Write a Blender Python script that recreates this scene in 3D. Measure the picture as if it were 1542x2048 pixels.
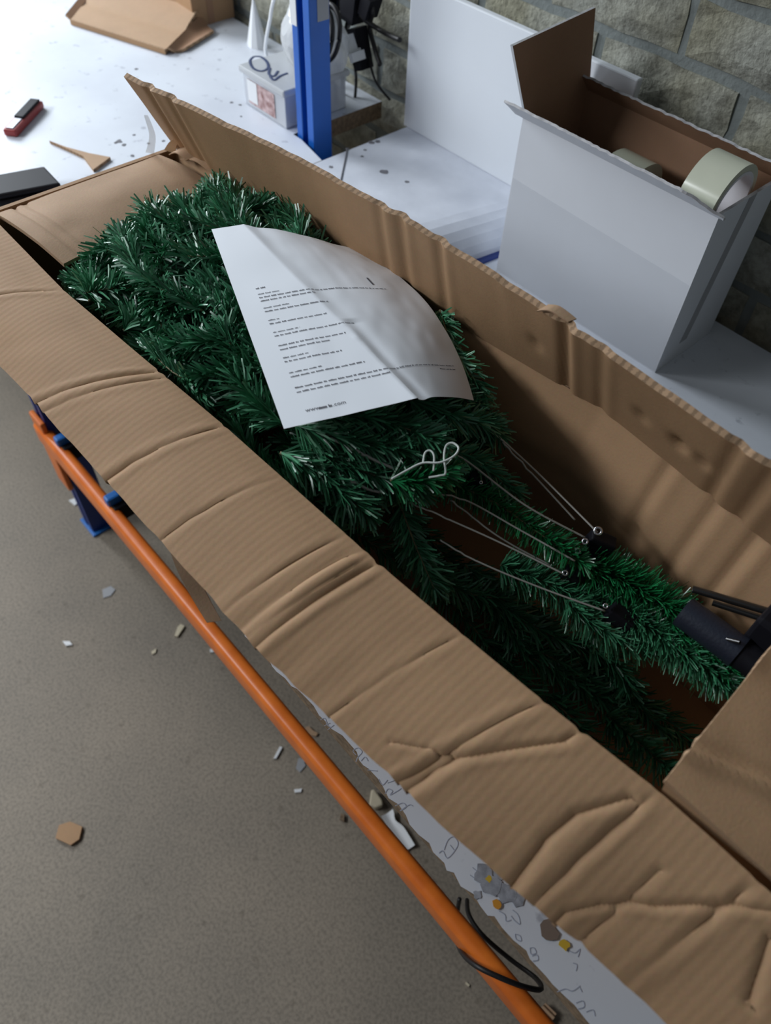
import bpy, bmesh, math, random
import numpy as np
from mathutils import Vector, Matrix
random.seed(7); rng = np.random.default_rng(7)
for o in list(bpy.data.objects): bpy.data.objects.remove(o)
scn = bpy.context.scene
C = scn.collection

# ------------------------------------------------------------------ camera
CZ = 1.45                      # phone height above the floor
F, PX, PY = 1540.0, 771.0, 1024.0
def _unit(v): return v/np.linalg.norm(v)
_dn = _unit(np.array([(700-PX)/F, (2220-PY)/F, 1.0])); _up = -_dn
_vx = np.array([(-1550-PX)/F, (-1096-PY)/F, 1.0]); _vx = _unit(_vx-_vx.dot(_up)*_up)
_M = np.stack([-_vx, np.cross(_up, -_vx), _up])
cam = bpy.data.cameras.new('camera'); camo = bpy.data.objects.new('camera', cam); C.objects.link(camo)
R = Matrix([[_M[i, 0], -_M[i, 1], -_M[i, 2]] for i in range(3)]).to_4x4()
camo.matrix_world = Matrix.Translation((0, 0, CZ)) @ R
cam.sensor_width = 36; cam.lens = 36*F/2048; cam.clip_start = 0.02; cam.clip_end = 60
cam.dof.use_dof = True; cam.dof.focus_distance = 0.78; cam.dof.aperture_fstop = 5.5
scn.camera = camo
def at(x, y, d):
    """world point at depth d below the camera height, along a sight line"""
    r = _M @ np.array([(x-PX)/F, (y-PY)/F, 1.0]); r = r*(-d/r[2]); return Vector((r[0], r[1], CZ+r[2]))

# ------------------------------------------------------------------ light
scn.view_settings.view_transform = 'Standard'; scn.view_settings.look = 'None'
scn.view_settings.exposure = 0.1; scn.view_settings.gamma = 1.0
w = bpy.data.worlds.new('world'); scn.world = w; w.use_nodes = True
bg = w.node_tree.nodes['Background']; bg.inputs[0].default_value = (0.80, 0.90, 1.0, 1); bg.inputs[1].default_value = 0.08
def area(name, loc, target, sx, sy, e, col):
    l = bpy.data.lights.new(name, 'AREA'); l.shape = 'RECTANGLE'; l.size = sx; l.size_y = sy; l.energy = e; l.color = col
    o = bpy.data.objects.new(name, l); C.objects.link(o); o.location = loc
    o.rotation_euler = (Vector(target)-Vector(loc)).to_track_quat('-Z', 'Y').to_euler(); return o
area('window_light', (-3.5, 0.3, 1.95), (-0.9, 0.4, 0.9), 1.2, 1.2, 90, (0.88, 0.94, 1.0))
area('ceiling_lamp_light', (-2.4, -1.65, 2.4), (-1.3, -0.2, 0.6), 1.5, 0.4, 52, (0.92, 0.96, 1.0))

# ------------------------------------------------------------------ materials
def nodes(name):
    m = bpy.data.materials.new(name); m.use_nodes = True
    nt = m.node_tree; return m, nt, nt.nodes['Principled BSDF']
def mat(name, col, rough=0.6, metal=0.0, var=0.0, scale=30, bump=0.0, bscale=200, spec=0.5, trans=0.0, alpha=1.0, dark=None, coords='Object'):
    m, nt, b = nodes(name); N = nt.nodes; L = nt.links
    b.inputs['Base Color'].default_value = (*col, 1); b.inputs['Roughness'].default_value = rough
    b.inputs['Metallic'].default_value = metal; b.inputs['Specular IOR Level'].default_value = spec
    b.inputs['Transmission Weight'].default_value = trans; b.inputs['Alpha'].default_value = alpha
    tc = N.new('ShaderNodeTexCoord')
    if var > 0 or dark:
        n = N.new('ShaderNodeTexNoise'); n.inputs['Scale'].default_value = scale; n.inputs['Detail'].default_value = 6
        L.new(tc.outputs[coords], n.inputs['Vector'])
        r = N.new('ShaderNodeValToRGB'); r.color_ramp.elements[0].position = 0.3; r.color_ramp.elements[1].position = 0.7
        d = dark or tuple(c*(1-var) for c in col)
        r.color_ramp.elements[0].color = (*d, 1); r.color_ramp.elements[1].color = (*[min(1, c*(1+var*0.6)) for c in col], 1)
        L.new(n.outputs['Fac'], r.inputs['Fac']); L.new(r.outputs['Color'], b.inputs['Base Color'])
    if bump > 0:
        n2 = N.new('ShaderNodeTexNoise'); n2.inputs['Scale'].default_value = bscale; n2.inputs['Detail'].default_value = 4
        L.new(tc.outputs[coords], n2.inputs['Vector'])
        bp = N.new('ShaderNodeBump'); bp.inputs['Strength'].default_value = bump; bp.inputs['Distance'].default_value = 0.004
        L.new(n2.outputs['Fac'], bp.inputs['Height']); L.new(bp.outputs['Normal'], b.inputs['Normal'])
    return m
def cardboard(name, col, ripple=0.0, axis='X', wl=0.0085, var=0.09):
    """kraft liner: blotchy tone, faint fibres, fine flute relief across the axis"""
    m, nt, b = nodes(name); N = nt.nodes; L = nt.links
    tc = N.new('ShaderNodeTexCoord')
    n = N.new('ShaderNodeTexNoise'); n.inputs['Scale'].default_value = 9; n.inputs['Detail'].default_value = 8; n.inputs['Roughness'].default_value = 0.65
    L.new(tc.outputs['Object'], n.inputs['Vector'])
    r = N.new('ShaderNodeValToRGB'); e = r.color_ramp.elements; e[0].position = 0.3; e[1].position = 0.72
    e[0].color = (*[c*(1-var) for c in col], 1); e[1].color = (*[c*(1+var) for c in col], 1)
    L.new(n.outputs['Fac'], r.inputs['Fac'])
    f = N.new('ShaderNodeTexNoise'); f.inputs['Scale'].default_value = 420; f.inputs['Detail'].default_value = 2
    L.new(tc.outputs['Object'], f.inputs['Vector'])
    mx = N.new('ShaderNodeMixRGB'); mx.blend_type = 'MULTIPLY'; mx.inputs[0].default_value = 0.18
    L.new(r.outputs['Color'], mx.inputs[1]); L.new(f.outputs['Color'], mx.inputs[2]); L.new(mx.outputs['Color'], b.inputs['Base Color'])
    b.inputs['Roughness'].default_value = 0.72; b.inputs['Specular IOR Level'].default_value = 0.25
    bp = N.new('ShaderNodeBump'); bp.inputs['Strength'].default_value = 0.5; bp.inputs['Distance'].default_value = 0.0012
    if ripple > 0:
        wv = N.new('ShaderNodeTexWave'); wv.wave_type = 'BANDS'; wv.bands_direction = axis
        wv.inputs['Scale'].default_value = 0.314/wl; wv.inputs['Distortion'].default_value = 0.6; wv.inputs['Detail'].default_value = 1; wv.inputs['Detail Scale'].default_value = 4
        L.new(tc.outputs['Object'], wv.inputs['Vector'])
        a = N.new('ShaderNodeMath'); a.operation = 'MULTIPLY'; a.inputs[1].default_value = ripple; L.new(wv.outputs['Fac'], a.inputs[0])
        c2 = N.new('ShaderNodeMath'); c2.operation = 'MULTIPLY'; c2.inputs[1].default_value = 0.15; L.new(f.outputs['Fac'], c2.inputs[0])
        s = N.new('ShaderNodeMath'); s.operation = 'ADD'; L.new(a.outputs[0], s.inputs[0]); L.new(c2.outputs[0], s.inputs[1])
        L.new(s.outputs[0], bp.inputs['Height'])
    else: L.new(f.outputs['Fac'], bp.inputs['Height']); bp.inputs['Strength'].default_value = 0.12
    L.new(bp.outputs['Normal'], b.inputs['Normal'])
    return m
def flute_edge(name, axis='X'):
    m, nt, b = nodes(name); N = nt.nodes; L = nt.links
    tc = N.new('ShaderNodeTexCoord'); wv = N.new('ShaderNodeTexWave'); wv.bands_direction = axis
    wv.inputs['Scale'].default_value = 0.314/0.0075; wv.inputs['Distortion'].default_value = 2.0; wv.inputs['Detail Scale'].default_value = 12
    L.new(tc.outputs['Object'], wv.inputs['Vector'])
    r = N.new('ShaderNodeValToRGB'); e = r.color_ramp.elements; e[0].position = 0.25; e[1].position = 0.55
    e[0].color = (0.25, 0.16, 0.092, 1); e[1].color = (0.41, 0.265, 0.158, 1)
    L.new(wv.outputs['Fac'], r.inputs['Fac']); L.new(r.outputs['Color'], b.inputs['Base Color']); b.inputs['Roughness'].default_value = 0.85
    return m

KRAFT = (0.43, 0.265, 0.147)
M = {}
M['kraft'] = cardboard('kraft_cardboard', KRAFT)
M['kraft_ripple'] = cardboard('kraft_cardboard_fluted', KRAFT, 0.10, wl=0.0068)
M['kraft_pale'] = cardboard('kraft_cardboard_pale', (0.49, 0.325, 0.205))
M['kraft_brown'] = cardboard('kraft_cardboard_reddish', (0.36, 0.21, 0.13))
M['edge'] = flute_edge('flute_edge')
M['edgey'] = flute_edge('flute_edge_across', 'Y')
M['white_card'] = mat('white_printed_cardboard', (0.66, 0.69, 0.74), 0.55, var=0.05, scale=5, spec=0.3)
M['silver_edge'] = mat('worn_taped_edge', (0.5, 0.5, 0.52), 0.25, var=0.3, scale=120, spec=0.9)
M['white_panel'] = mat('white_foam_board', (0.74, 0.78, 0.83), 0.6, var=0.03, scale=3)
M['foam'] = mat('white_foam_slab', (0.68, 0.71, 0.78), 0.5, var=0.07, scale=14, dark=(0.56, 0.59, 0.66), bump=0.1, bscale=60)
M['paper'] = mat('white_paper', (0.86, 0.90, 0.96), 0.7, spec=0.2)
M['ink'] = mat('print_ink', (0.10, 0.10, 0.12), 0.8)
M['inkblue'] = mat('marker_ink', (0.03, 0.05, 0.13), 0.6)
M['pencil'] = mat('faded_pen_marks', (0.36, 0.39, 0.48), 0.8)
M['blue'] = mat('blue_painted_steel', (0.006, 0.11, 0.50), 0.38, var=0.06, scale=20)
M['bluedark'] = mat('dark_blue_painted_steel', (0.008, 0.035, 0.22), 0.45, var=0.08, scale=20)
M['bluecap'] = mat('bright_blue_plastic', (0.02, 0.16, 0.52), 0.4)
M['orange'] = mat('orange_painted_steel', (0.86, 0.215, 0.028), 0.36, var=0.10, scale=25, dark=(0.70, 0.15, 0.018))
M['black'] = mat('black_plastic', (0.010, 0.010, 0.014), 0.55, spec=0.15)
M['gloss'] = mat('glossy_black_steel', (0.02, 0.02, 0.02), 0.18, spec=1.0)
M['blacksoft'] = mat('black_rubber_cable', (0.012, 0.011, 0.012), 0.5)
M['dark'] = mat('dark_shadow_gap', (0.02, 0.02, 0.02), 0.9)
M['navy'] = mat('dark_navy_plastic', (0.018, 0.023, 0.038), 0.42, bump=0.1, bscale=400)
M['wire'] = mat('galvanised_wire', (0.40, 0.40, 0.37), 0.4, metal=0.15)
M['stem'] = mat('twisted_stem_wire', (0.19, 0.16, 0.08), 0.5, var=0.3, scale=200)
M['rivet'] = mat('bright_rivet', (0.75, 0.75, 0.78), 0.22, metal=1.0)
M['string'] = mat('white_string', (0.72, 0.78, 0.74), 0.7)
M['tape'] = mat('clear_packing_tape', (0.60, 0.62, 0.50), 0.18, var=0.05, scale=20, spec=0.7)
M['core'] = mat('white_cardboard_core', (0.70, 0.70, 0.74), 0.7)
M['chip'] = mat('raw_chipboard_edge', (0.23, 0.16, 0.10), 0.9, var=0.4, scale=150)
M['gray'] = mat('grey_plastic', (0.33, 0.34, 0.36), 0.5)
M['white'] = mat('white_plastic', (0.78, 0.80, 0.82), 0.5)
M['red'] = mat('red_plastic', (0.30, 0.03, 0.03), 0.4)
M['steel'] = mat('steel_blade', (0.5, 0.5, 0.55), 0.3, metal=0.8)
M['yellow'] = mat('yellow_residue', (0.62, 0.42, 0.04), 0.6)
M['orangespot'] = mat('orange_residue', (0.62, 0.28, 0.03), 0.6)
M['greyspot'] = mat('worn_grey_patch', (0.33, 0.35, 0.40), 0.7, var=0.35, scale=160)
M['brownspot'] = mat('brown_stain', (0.20, 0.15, 0.12), 0.8)
M['spot'] = mat('dark_speck', (0.16, 0.16, 0.18), 0.8)
M['cream'] = mat('cream_foam', (0.62, 0.55, 0.40), 0.7)
M['clearbox'] = mat('clear_plastic', (0.80, 0.83, 0.88), 0.3, alpha=0.5, spec=0.6)
M['cleartape'] = mat('clear_tape_film', (0.75, 0.78, 0.80), 0.2, alpha=0.30, spec=0.8)
M['faint'] = mat('faint_tape_film', (0.50, 0.54, 0.60), 0.4, alpha=0.13)
M['film'] = mat('cloudy_plastic_film', (0.60, 0.62, 0.64), 0.35, alpha=0.75, spec=0.6)
M['cloth'] = mat('navy_cloth', (0.08, 0.10, 0.22), 0.9, var=0.3, scale=40)
M['labelred'] = mat('printed_label', (0.55, 0.42, 0.42), 0.6, var=0.4, scale=90, dark=(0.25, 0.12, 0.11))
M['mortar'] = mat('mortar', (0.20, 0.225, 0.22), 0.95, var=0.15, scale=40, bump=0.3, bscale=150)

def brick_mat():
    m, nt, b = nodes('rough_grey_brick'); N = nt.nodes; L = nt.links
    tc = N.new('ShaderNodeTexCoord'); oi = N.new('ShaderNodeObjectInfo')
    ad = N.new('ShaderNodeVectorMath'); ad.operation = 'ADD'
    L.new(tc.outputs['Object'], ad.inputs[0]); L.new(oi.outputs['Location'], ad.inputs[1])
    n = N.new('ShaderNodeTexNoise'); n.inputs['Scale'].default_value = 45; n.inputs['Detail'].default_value = 9; n.inputs['Roughness'].default_value = 0.7
    L.new(ad.outputs[0], n.inputs['Vector'])
    r = N.new('ShaderNodeValToRGB'); e = r.color_ramp.elements; e[0].position = 0.28; e[0].color = (0.12, 0.12, 0.10, 1); e[1].position = 0.58; e[1].color = (0.36, 0.37, 0.325, 1)
    L.new(n.outputs['Fac'], r.inputs['Fac'])
    n2 = N.new('ShaderNodeTexNoise'); n2.inputs['Scale'].default_value = 9; L.new(ad.outputs[0], n2.inputs['Vector'])
    r2 = N.new('ShaderNodeValToRGB'); e = r2.color_ramp.elements; e[0].position = 0.35; e[0].color = (0.80, 0.76, 0.64, 1); e[1].position = 0.65; e[1].color = (1, 1, 1, 1)
    L.new(n2.outputs['Fac'], r2.inputs['Fac'])
    mx = N.new('ShaderNodeMixRGB'); mx.blend_type = 'MULTIPLY'; mx.inputs[0].default_value = 1
    L.new(r.outputs['Color'], mx.inputs[1]); L.new(r2.outputs['Color'], mx.inputs[2]); L.new(mx.outputs['Color'], b.inputs['Base Color'])
    v = N.new('ShaderNodeTexNoise'); v.inputs['Scale'].default_value = 170; v.inputs['Detail'].default_value = 6; L.new(ad.outputs[0], v.inputs['Vector'])
    s = N.new('ShaderNodeMath'); s.operation = 'ADD'; L.new(n.outputs['Fac'], s.inputs[0]); L.new(v.outputs['Fac'], s.inputs[1])
    bp = N.new('ShaderNodeBump'); bp.inputs['Strength'].default_value = 0.6; bp.inputs['Distance'].default_value = 0.004
    L.new(s.outputs[0], bp.inputs['Height']); L.new(bp.outputs['Normal'], b.inputs['Normal']); b.inputs['Roughness'].default_value = 0.95
    return m
M['brick'] = brick_mat()

def floor_mat():
    m, nt, b = nodes('worn_concrete'); N = nt.nodes; L = nt.links
    tc = N.new('ShaderNodeTexCoord')
    n = N.new('ShaderNodeTexNoise'); n.inputs['Scale'].default_value = 3.2; n.inputs['Detail'].default_value = 10; n.inputs['Roughness'].default_value = 0.6
    L.new(tc.outputs['Object'], n.inputs['Vector'])
    r = N.new('ShaderNodeValToRGB'); e = r.color_ramp.elements; e[0].position = 0.3; e[0].color = (0.215, 0.188, 0.152, 1); e[1].position = 0.7; e[1].color = (0.30, 0.255, 0.200, 1)
    L.new(n.outputs['Fac'], r.inputs['Fac'])
    g = N.new('ShaderNodeTexNoise'); g.inputs['Scale'].default_value = 190; g.inputs['Detail'].default_value = 3; L.new(tc.outputs['Object'], g.inputs['Vector'])
    rg = N.new('ShaderNodeValToRGB'); e = rg.color_ramp.elements; e[0].position = 0.3; e[0].color = (0.72, 0.72, 0.72, 1); e[1].position = 0.6; e[1].color = (1.06, 1.06, 1.06, 1)
    L.new(g.outputs['Fac'], rg.inputs['Fac'])
    v = N.new('ShaderNodeTexVoronoi'); v.inputs['Scale'].default_value = 24; v.inputs['Randomness'].default_value = 1; L.new(tc.outputs['Object'], v.inputs['Vector'])
    rv = N.new('ShaderNodeValToRGB'); e = rv.color_ramp.elements; e[0].position = 0.07; e[0].color = (0.55, 0.53, 0.5, 1); e[1].position = 0.16; e[1].color = (1, 1, 1, 1)
    L.new(v.outputs['Distance'], rv.inputs['Fac'])
    m1 = N.new('ShaderNodeMixRGB'); m1.blend_type = 'MULTIPLY'; m1.inputs[0].default_value = 1; L.new(r.outputs['Color'], m1.inputs[1]); L.new(rg.outputs['Color'], m1.inputs[2])
    m2 = N.new('ShaderNodeMixRGB'); m2.blend_type = 'MULTIPLY'; m2.inputs[0].default_value = 0.4; L.new(m1.outputs['Color'], m2.inputs[1]); L.new(rv.outputs['Color'], m2.inputs[2])
    L.new(m2.outputs['Color'], b.inputs['Base Color']); b.inputs['Roughness'].default_value = 0.62; b.inputs['Specular IOR Level'].default_value = 0.35
    return m
M['floor'] = floor_mat()

def laminate_mat():
    m, nt, b = nodes('dirty_white_laminate'); N = nt.nodes; L = nt.links
    tc = N.new('ShaderNodeTexCoord')
    n = N.new('ShaderNodeTexNoise'); n.inputs['Scale'].default_value = 6; n.inputs['Detail'].default_value = 8; L.new(tc.outputs['Object'], n.inputs['Vector'])
    r = N.new('ShaderNodeValToRGB'); e = r.color_ramp.elements; e[0].position = 0.25; e[0].color = (0.60, 0.63, 0.70, 1); e[1].position = 0.6; e[1].color = (0.70, 0.74, 0.81, 1)
    L.new(n.outputs['Fac'], r.inputs['Fac'])
    g = N.new('ShaderNodeTexNoise'); g.inputs['Scale'].default_value = 55; g.inputs['Detail'].default_value = 5; L.new(tc.outputs['Object'], g.inputs['Vector'])
    rg = N.new('ShaderNodeValToRGB'); e = rg.color_ramp.elements; e[0].position = 0.26; e[0].color = (0.55, 0.55, 0.58, 1); e[1].position = 0.36; e[1].color = (1, 1, 1, 1)
    L.new(g.outputs['Fac'], rg.inputs['Fac'])
    mx = N.new('ShaderNodeMixRGB'); mx.blend_type = 'MULTIPLY'; mx.inputs[0].default_value = 0.8; L.new(r.outputs['Color'], mx.inputs[1]); L.new(rg.outputs['Color'], mx.inputs[2])
    L.new(mx.outputs['Color'], b.inputs['Base Color']); b.inputs['Roughness'].default_value = 0.42
    return m
M['laminate'] = laminate_mat()

def needle_mat(name, c0, c1, rough):
    m, nt, b = nodes(name); N = nt.nodes; L = nt.links
    at_ = N.new('ShaderNodeAttribute'); at_.attribute_name = 'tone'
    r = N.new('ShaderNodeValToRGB'); e = r.color_ramp.elements; e[0].color = (*c0, 1); e[1].color = (*c1, 1)
    L.new(at_.outputs['Fac'], r.inputs['Fac']); L.new(r.outputs['Color'], b.inputs['Base Color'])
    b.inputs['Roughness'].default_value = rough; b.inputs['Specular IOR Level'].default_value = 0.9
    return m
M['needle'] = needle_mat('green_pvc_needles', (0.012, 0.100, 0.040), (0.085, 0.36, 0.185), 0.38)
M['needle_bright'] = needle_mat('bright_green_pvc_needles', (0.008, 0.12, 0.035), (0.02, 0.27, 0.09), 0.30)

# ------------------------------------------------------------------ helpers
def tag(o, label=None, cat=None, group=None, kind=None):
    if label: o['label'] = label
    if cat: o['category'] = cat
    if group: o['group'] = group
    if kind: o['kind'] = kind
    return o
def link(name, me, parent=None):
    o = bpy.data.objects.new(name, me); C.objects.link(o)
    if parent is not None:
        o.parent = parent; o.matrix_parent_inverse = Matrix.Translation(-Vector(parent['_w'])) if '_w' in parent else Matrix.Identity(4)
    return o
def empty(name, loc, label, cat, group=None):
    o = bpy.data.objects.new(name, None); o.empty_display_size = 0.05; C.objects.link(o); o.location = loc; o['_w'] = list(loc)
    return tag(o, label, cat, group)
def mesh(name, vs, fs, mats, parent=None, smooth=False, fmat=None):
    me = bpy.data.meshes.new(name); me.from_pydata([tuple(v) for v in vs], [], fs)
    for mm in (mats if isinstance(mats, (list, tuple)) else [mats]): me.materials.append(M[mm])
    if fmat is not None: me.polygons.foreach_set('material_index', fmat)
    if smooth: me.polygons.foreach_set('use_smooth', [True]*len(me.polygons))
    me.update(); return link(name, me, parent)
def bmobj(name, bm, mats, parent=None, smooth=False):
    bmesh.ops.recalc_face_normals(bm, faces=bm.faces)
    me = bpy.data.meshes.new(name); bm.to_mesh(me); bm.free()
    for mm in (mats if isinstance(mats, (list, tuple)) else [mats]): me.materials.append(M[mm])
    if smooth: me.polygons.foreach_set('use_smooth', [True]*len(me.polygons))
    return link(name, me, parent)
def box_bm(x0, x1, y0, y1, z0, z1, bev=0.0, seg=2):
    bm = bmesh.new(); bmesh.ops.create_cube(bm, size=1)
    for v in bm.verts: v.co = Vector((x0+(v.co.x+.5)*(x1-x0), y0+(v.co.y+.5)*(y1-y0), z0+(v.co.z+.5)*(z1-z0)))
    if bev: bmesh.ops.bevel(bm, geom=bm.edges[:], offset=bev, segments=seg, affect='EDGES', profile=0.5)
    return bm
def prism(name, pts, z0, z1, mats, parent=None, top_mat=0, side_mat=0, bev=0.0):
    """extruded outline, pts = [(x, y)]"""
    bm = bmesh.new(); vs = [bm.verts.new((p[0], p[1], z1 if len(p) < 3 else p[2])) for p in pts]
    f = bm.faces.new(vs)
    ex = bmesh.ops.extrude_face_region(bm, geom=[f]); d = z0-z1
    for v in ex['geom']:
        if isinstance(v, bmesh.types.BMVert): v.co.z += d
    if bev:
        bmesh.ops.bevel(bm, geom=bm.edges[:], offset=bev, segments=2, affect='EDGES', profile=0.5)
    bmesh.ops.recalc_face_normals(bm, faces=bm.faces)
    for fc in bm.faces: fc.material_index = top_mat if abs(fc.normal.z) > 0.6 else side_mat
    return bmobj(name, bm, mats, parent)
def smooth_path(pts, n=8):
    P = [Vector(p) for p in pts]
    if len(P) < 3: return [P[0].lerp(P[1], i/n) for i in range(n+1)]
    out = []
    for i in range(len(P)-1):
        p0 = P[max(i-1, 0)]; p1 = P[i]; p2 = P[i+1]; p3 = P[min(i+2, len(P)-1)]
        for k in range(n):
            t = k/n
            out.append(0.5*((2*p1)+(p2-p0)*t+(2*p0-5*p1+4*p2-p3)*t*t+(3*p1-p0-3*p2+p3)*t**3))
    out.append(P[-1]); return out
def tube_data(path, r, seg=6, taper=None):
    vs, fs = [], []; n = len(path); prev = None
    for i, p in enumerate(path):
        t = (path[min(i+1, n-1)]-path[max(i-1, 0)]).normalized()
        a = (prev - t*prev.dot(t)) if prev is not None else t.orthogonal()
        if a.length < 1e-6: a = t.orthogonal()
        a.normalize(); prev = a; b = t.cross(a); rr = r*(taper(i/(n-1)) if taper else 1)
        for k in range(seg):
            g = 2*math.pi*k/seg; vs.append(p+(a*math.cos(g)+b*math.sin(g))*rr)
    for i in range(n-1):
        for k in range(seg):
            fs.append((i*seg+k, i*seg+(k+1) % seg, (i+1)*seg+(k+1) % seg, (i+1)*seg+k))
    fs.append(tuple(range(seg))[::-1]); fs.append(tuple((n-1)*seg+k for k in range(seg)))
    return vs, fs
def tube(name, pts, r, m, parent=None, n=8, seg=6, straight=False):
    path = [Vector(p) for p in pts] if straight else smooth_path(pts, n)
    vs, fs = tube_data(path, r, seg); return mesh(name, vs, fs, m, parent, True)
def sheet(name, S, nu, nv, t, mats, parent=None, smooth=True, flip=False):
    """a bent panel: S(u, v) is its visible face, t its thickness, material 1 on the cut edges"""
    g = [[Vector(S(i/nu, j/nv)) for j in range(nv+1)] for i in range(nu+1)]
    vs, fs, fm = [], [], []
    nrm = [[None]*(nv+1) for _ in range(nu+1)]
    for i in range(nu+1):
        for j in range(nv+1):
            du = g[min(i+1, nu)][j]-g[max(i-1, 0)][j]; dv = g[i][min(j+1, nv)]-g[i][max(j-1, 0)]
            n = du.cross(dv).normalized(); nrm[i][j] = -n if flip else n
    for i in range(nu+1):
        for j in range(nv+1): vs.append(g[i][j])
    for i in range(nu+1):
        for j in range(nv+1): vs.append(g[i][j]-nrm[i][j]*t)
    o = (nu+1)*(nv+1); I = lambda i, j: i*(nv+1)+j
    def q(*a): fs.append(a if not flip else a[::-1])
    for i in range(nu):
        for j in range(nv):
            q(I(i, j), I(i+1, j), I(i+1, j+1), I(i, j+1)); fm.append(0)
            q(o+I(i, j), o+I(i, j+1), o+I(i+1, j+1), o+I(i+1, j)); fm.append(0)
    for i in range(nu):
        q(I(i, 0), o+I(i, 0), o+I(i+1, 0), I(i+1, 0)); fm.append(1)
        q(I(i, nv), I(i+1, nv), o+I(i+1, nv), o+I(i, nv)); fm.append(1)
    for j in range(nv):
        q(I(0, j), I(0, j+1), o+I(0, j+1), o+I(0, j)); fm.append(1)
        q(I(nu, j), o+I(nu, j), o+I(nu, j+1), I(nu, j+1)); fm.append(1)
    ob = mesh(name, vs, fs, mats, parent, False, fm if len(mats) > 1 else None)
    if smooth:
        sm = [len(set(p)) > 0 and fm[k] == 0 for k, p in enumerate(fs)]
        ob.data.polygons.foreach_set('use_smooth', sm)
        # keep cut edges crisp
        bm = bmesh.new(); bm.from_mesh(ob.data)
        for e in bm.edges:
            if len(e.link_faces) == 2 and e.link_faces[0].smooth != e.link_faces[1].smooth: e.smooth = False
        bm.to_mesh(ob.data); bm.free()
    return ob
def poly_at(pts, u):
    """pts = [(u, Vector)] piecewise, smoothed"""
    if u <= pts[0][0]: return pts[0][1].copy()
    for k in range(len(pts)-1):
        a, b = pts[k], pts[k+1]
        if u <= b[0]: return a[1].lerp(b[1], (u-a[0])/(b[0]-a[0]))
    return pts[-1][1].copy()
def gauss(x, s): return math.exp(-(x/s)**2)
def hash1(x, s=0.0): return math.sin(x*12.9898+s*78.233)*43758.5453 % 1.0
def vnoise(x, y, s=0):
    xi, yi = math.floor(x), math.floor(y); fx, fy = x-xi, y-yi; fx = fx*fx*(3-2*fx); fy = fy*fy*(3-2*fy)
    h = lambda a, b: hash1(a*1.7+b*57.31, s)
    return (h(xi, yi)*(1-fx)+h(xi+1, yi)*fx)*(1-fy)+(h(xi, yi+1)*(1-fx)+h(xi+1, yi+1)*fx)*fy-0.5
BZ = CZ-0.70        # lower bench surface
SZ = CZ-0.655       # raised surface (foam slab, far worktop)
RZ = CZ-0.50        # rim of the long box
WALL = 1.0

# ------------------------------------------------------------------ setting
fl = mesh('floor', [(-6, -4, 0), (4, -4, 0), (4, 1.0, 0), (-6, 1.0, 0)], [(0, 1, 2, 3)], 'floor'); tag(fl, kind='structure', label='dusty grey brown concrete floor')
wl = bmobj('wall_back', box_bm(-3.4, 2.0, WALL+0.004, WALL+0.15, 0, 2.6), 'mortar'); tag(wl, kind='structure', label='rough grey brick wall with recessed mortar joints')
def brick_mesh(seed, L=0.211, H=0.065):
    r = random.Random(seed); nx, nz = 5, 3; vs, fs = [], []
    for j in range(nz+1):
        for i in range(nx+1):
            e = (i in (0, nx)) or (j in (0, nz))
            vs.append((-L/2+L*i/nx+r.uniform(-.003, .003), (0.002 if e else -0.0025)+r.uniform(-.0015, .0015), -H/2+H*j/nz+r.uniform(-.0025, .0025)))
    I = lambda i, j: j*(nx+1)+i
    for j in range(nz):
        for i in range(nx): fs.append((I(i, j), I(i+1, j), I(i+1, j+1), I(i, j+1)))
    ring = [I(i, 0) for i in range(nx+1)]+[I(nx, j) for j in range(1, nz+1)]+[I(i, nz) for i in range(nx-1, -1, -1)]+[I(0, j) for j in range(nz-1, 0, -1)]
    o = len(vs); vs += [(vs[k][0], 0.018, vs[k][2]) for k in ring]
    for k in range(len(ring)): fs.append((ring[k], o+k, o+(k+1) % len(ring), ring[(k+1) % len(ring)]))
    me = bpy.data.meshes.new('brick'); me.from_pydata(vs, [], fs); me.materials.append(M['brick']); return me
bms = [brick_mesh(s) for s in range(7)]
for row in range(-1, 9):
    zc = CZ-0.335+0.0385-0.0775*(row-0)     # centre of the course
    off = (-0.54 if row % 2 == 1 else -0.437)
    for k in range(-9, 4):
        x = off+0.1125+0.225*k
        if not (-1.95 < x < 0.25): continue
        o = bpy.data.objects.new('brick', bms[(row*5+k*3) % 7]); C.objects.link(o); o.parent = wl; o.location = (x, WALL, zc)

# ------------------------------------------------------------------ rack bench
rk = empty('rack_frame', (-0.2, 0.24, 0), 'blue steel rack uprights with long orange beam under the worktops', 'rack')
wt = empty('worktop', (-0.1, 0.55, BZ-.028), 'scribbled white laminate worktop with chipped front edge under the long box', 'worktop')
fw = empty('far_worktop', (-1.9, 0.55, SZ-.03), 'white far worktop with the tub and cutter on it, notched round blue post', 'worktop')
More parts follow.
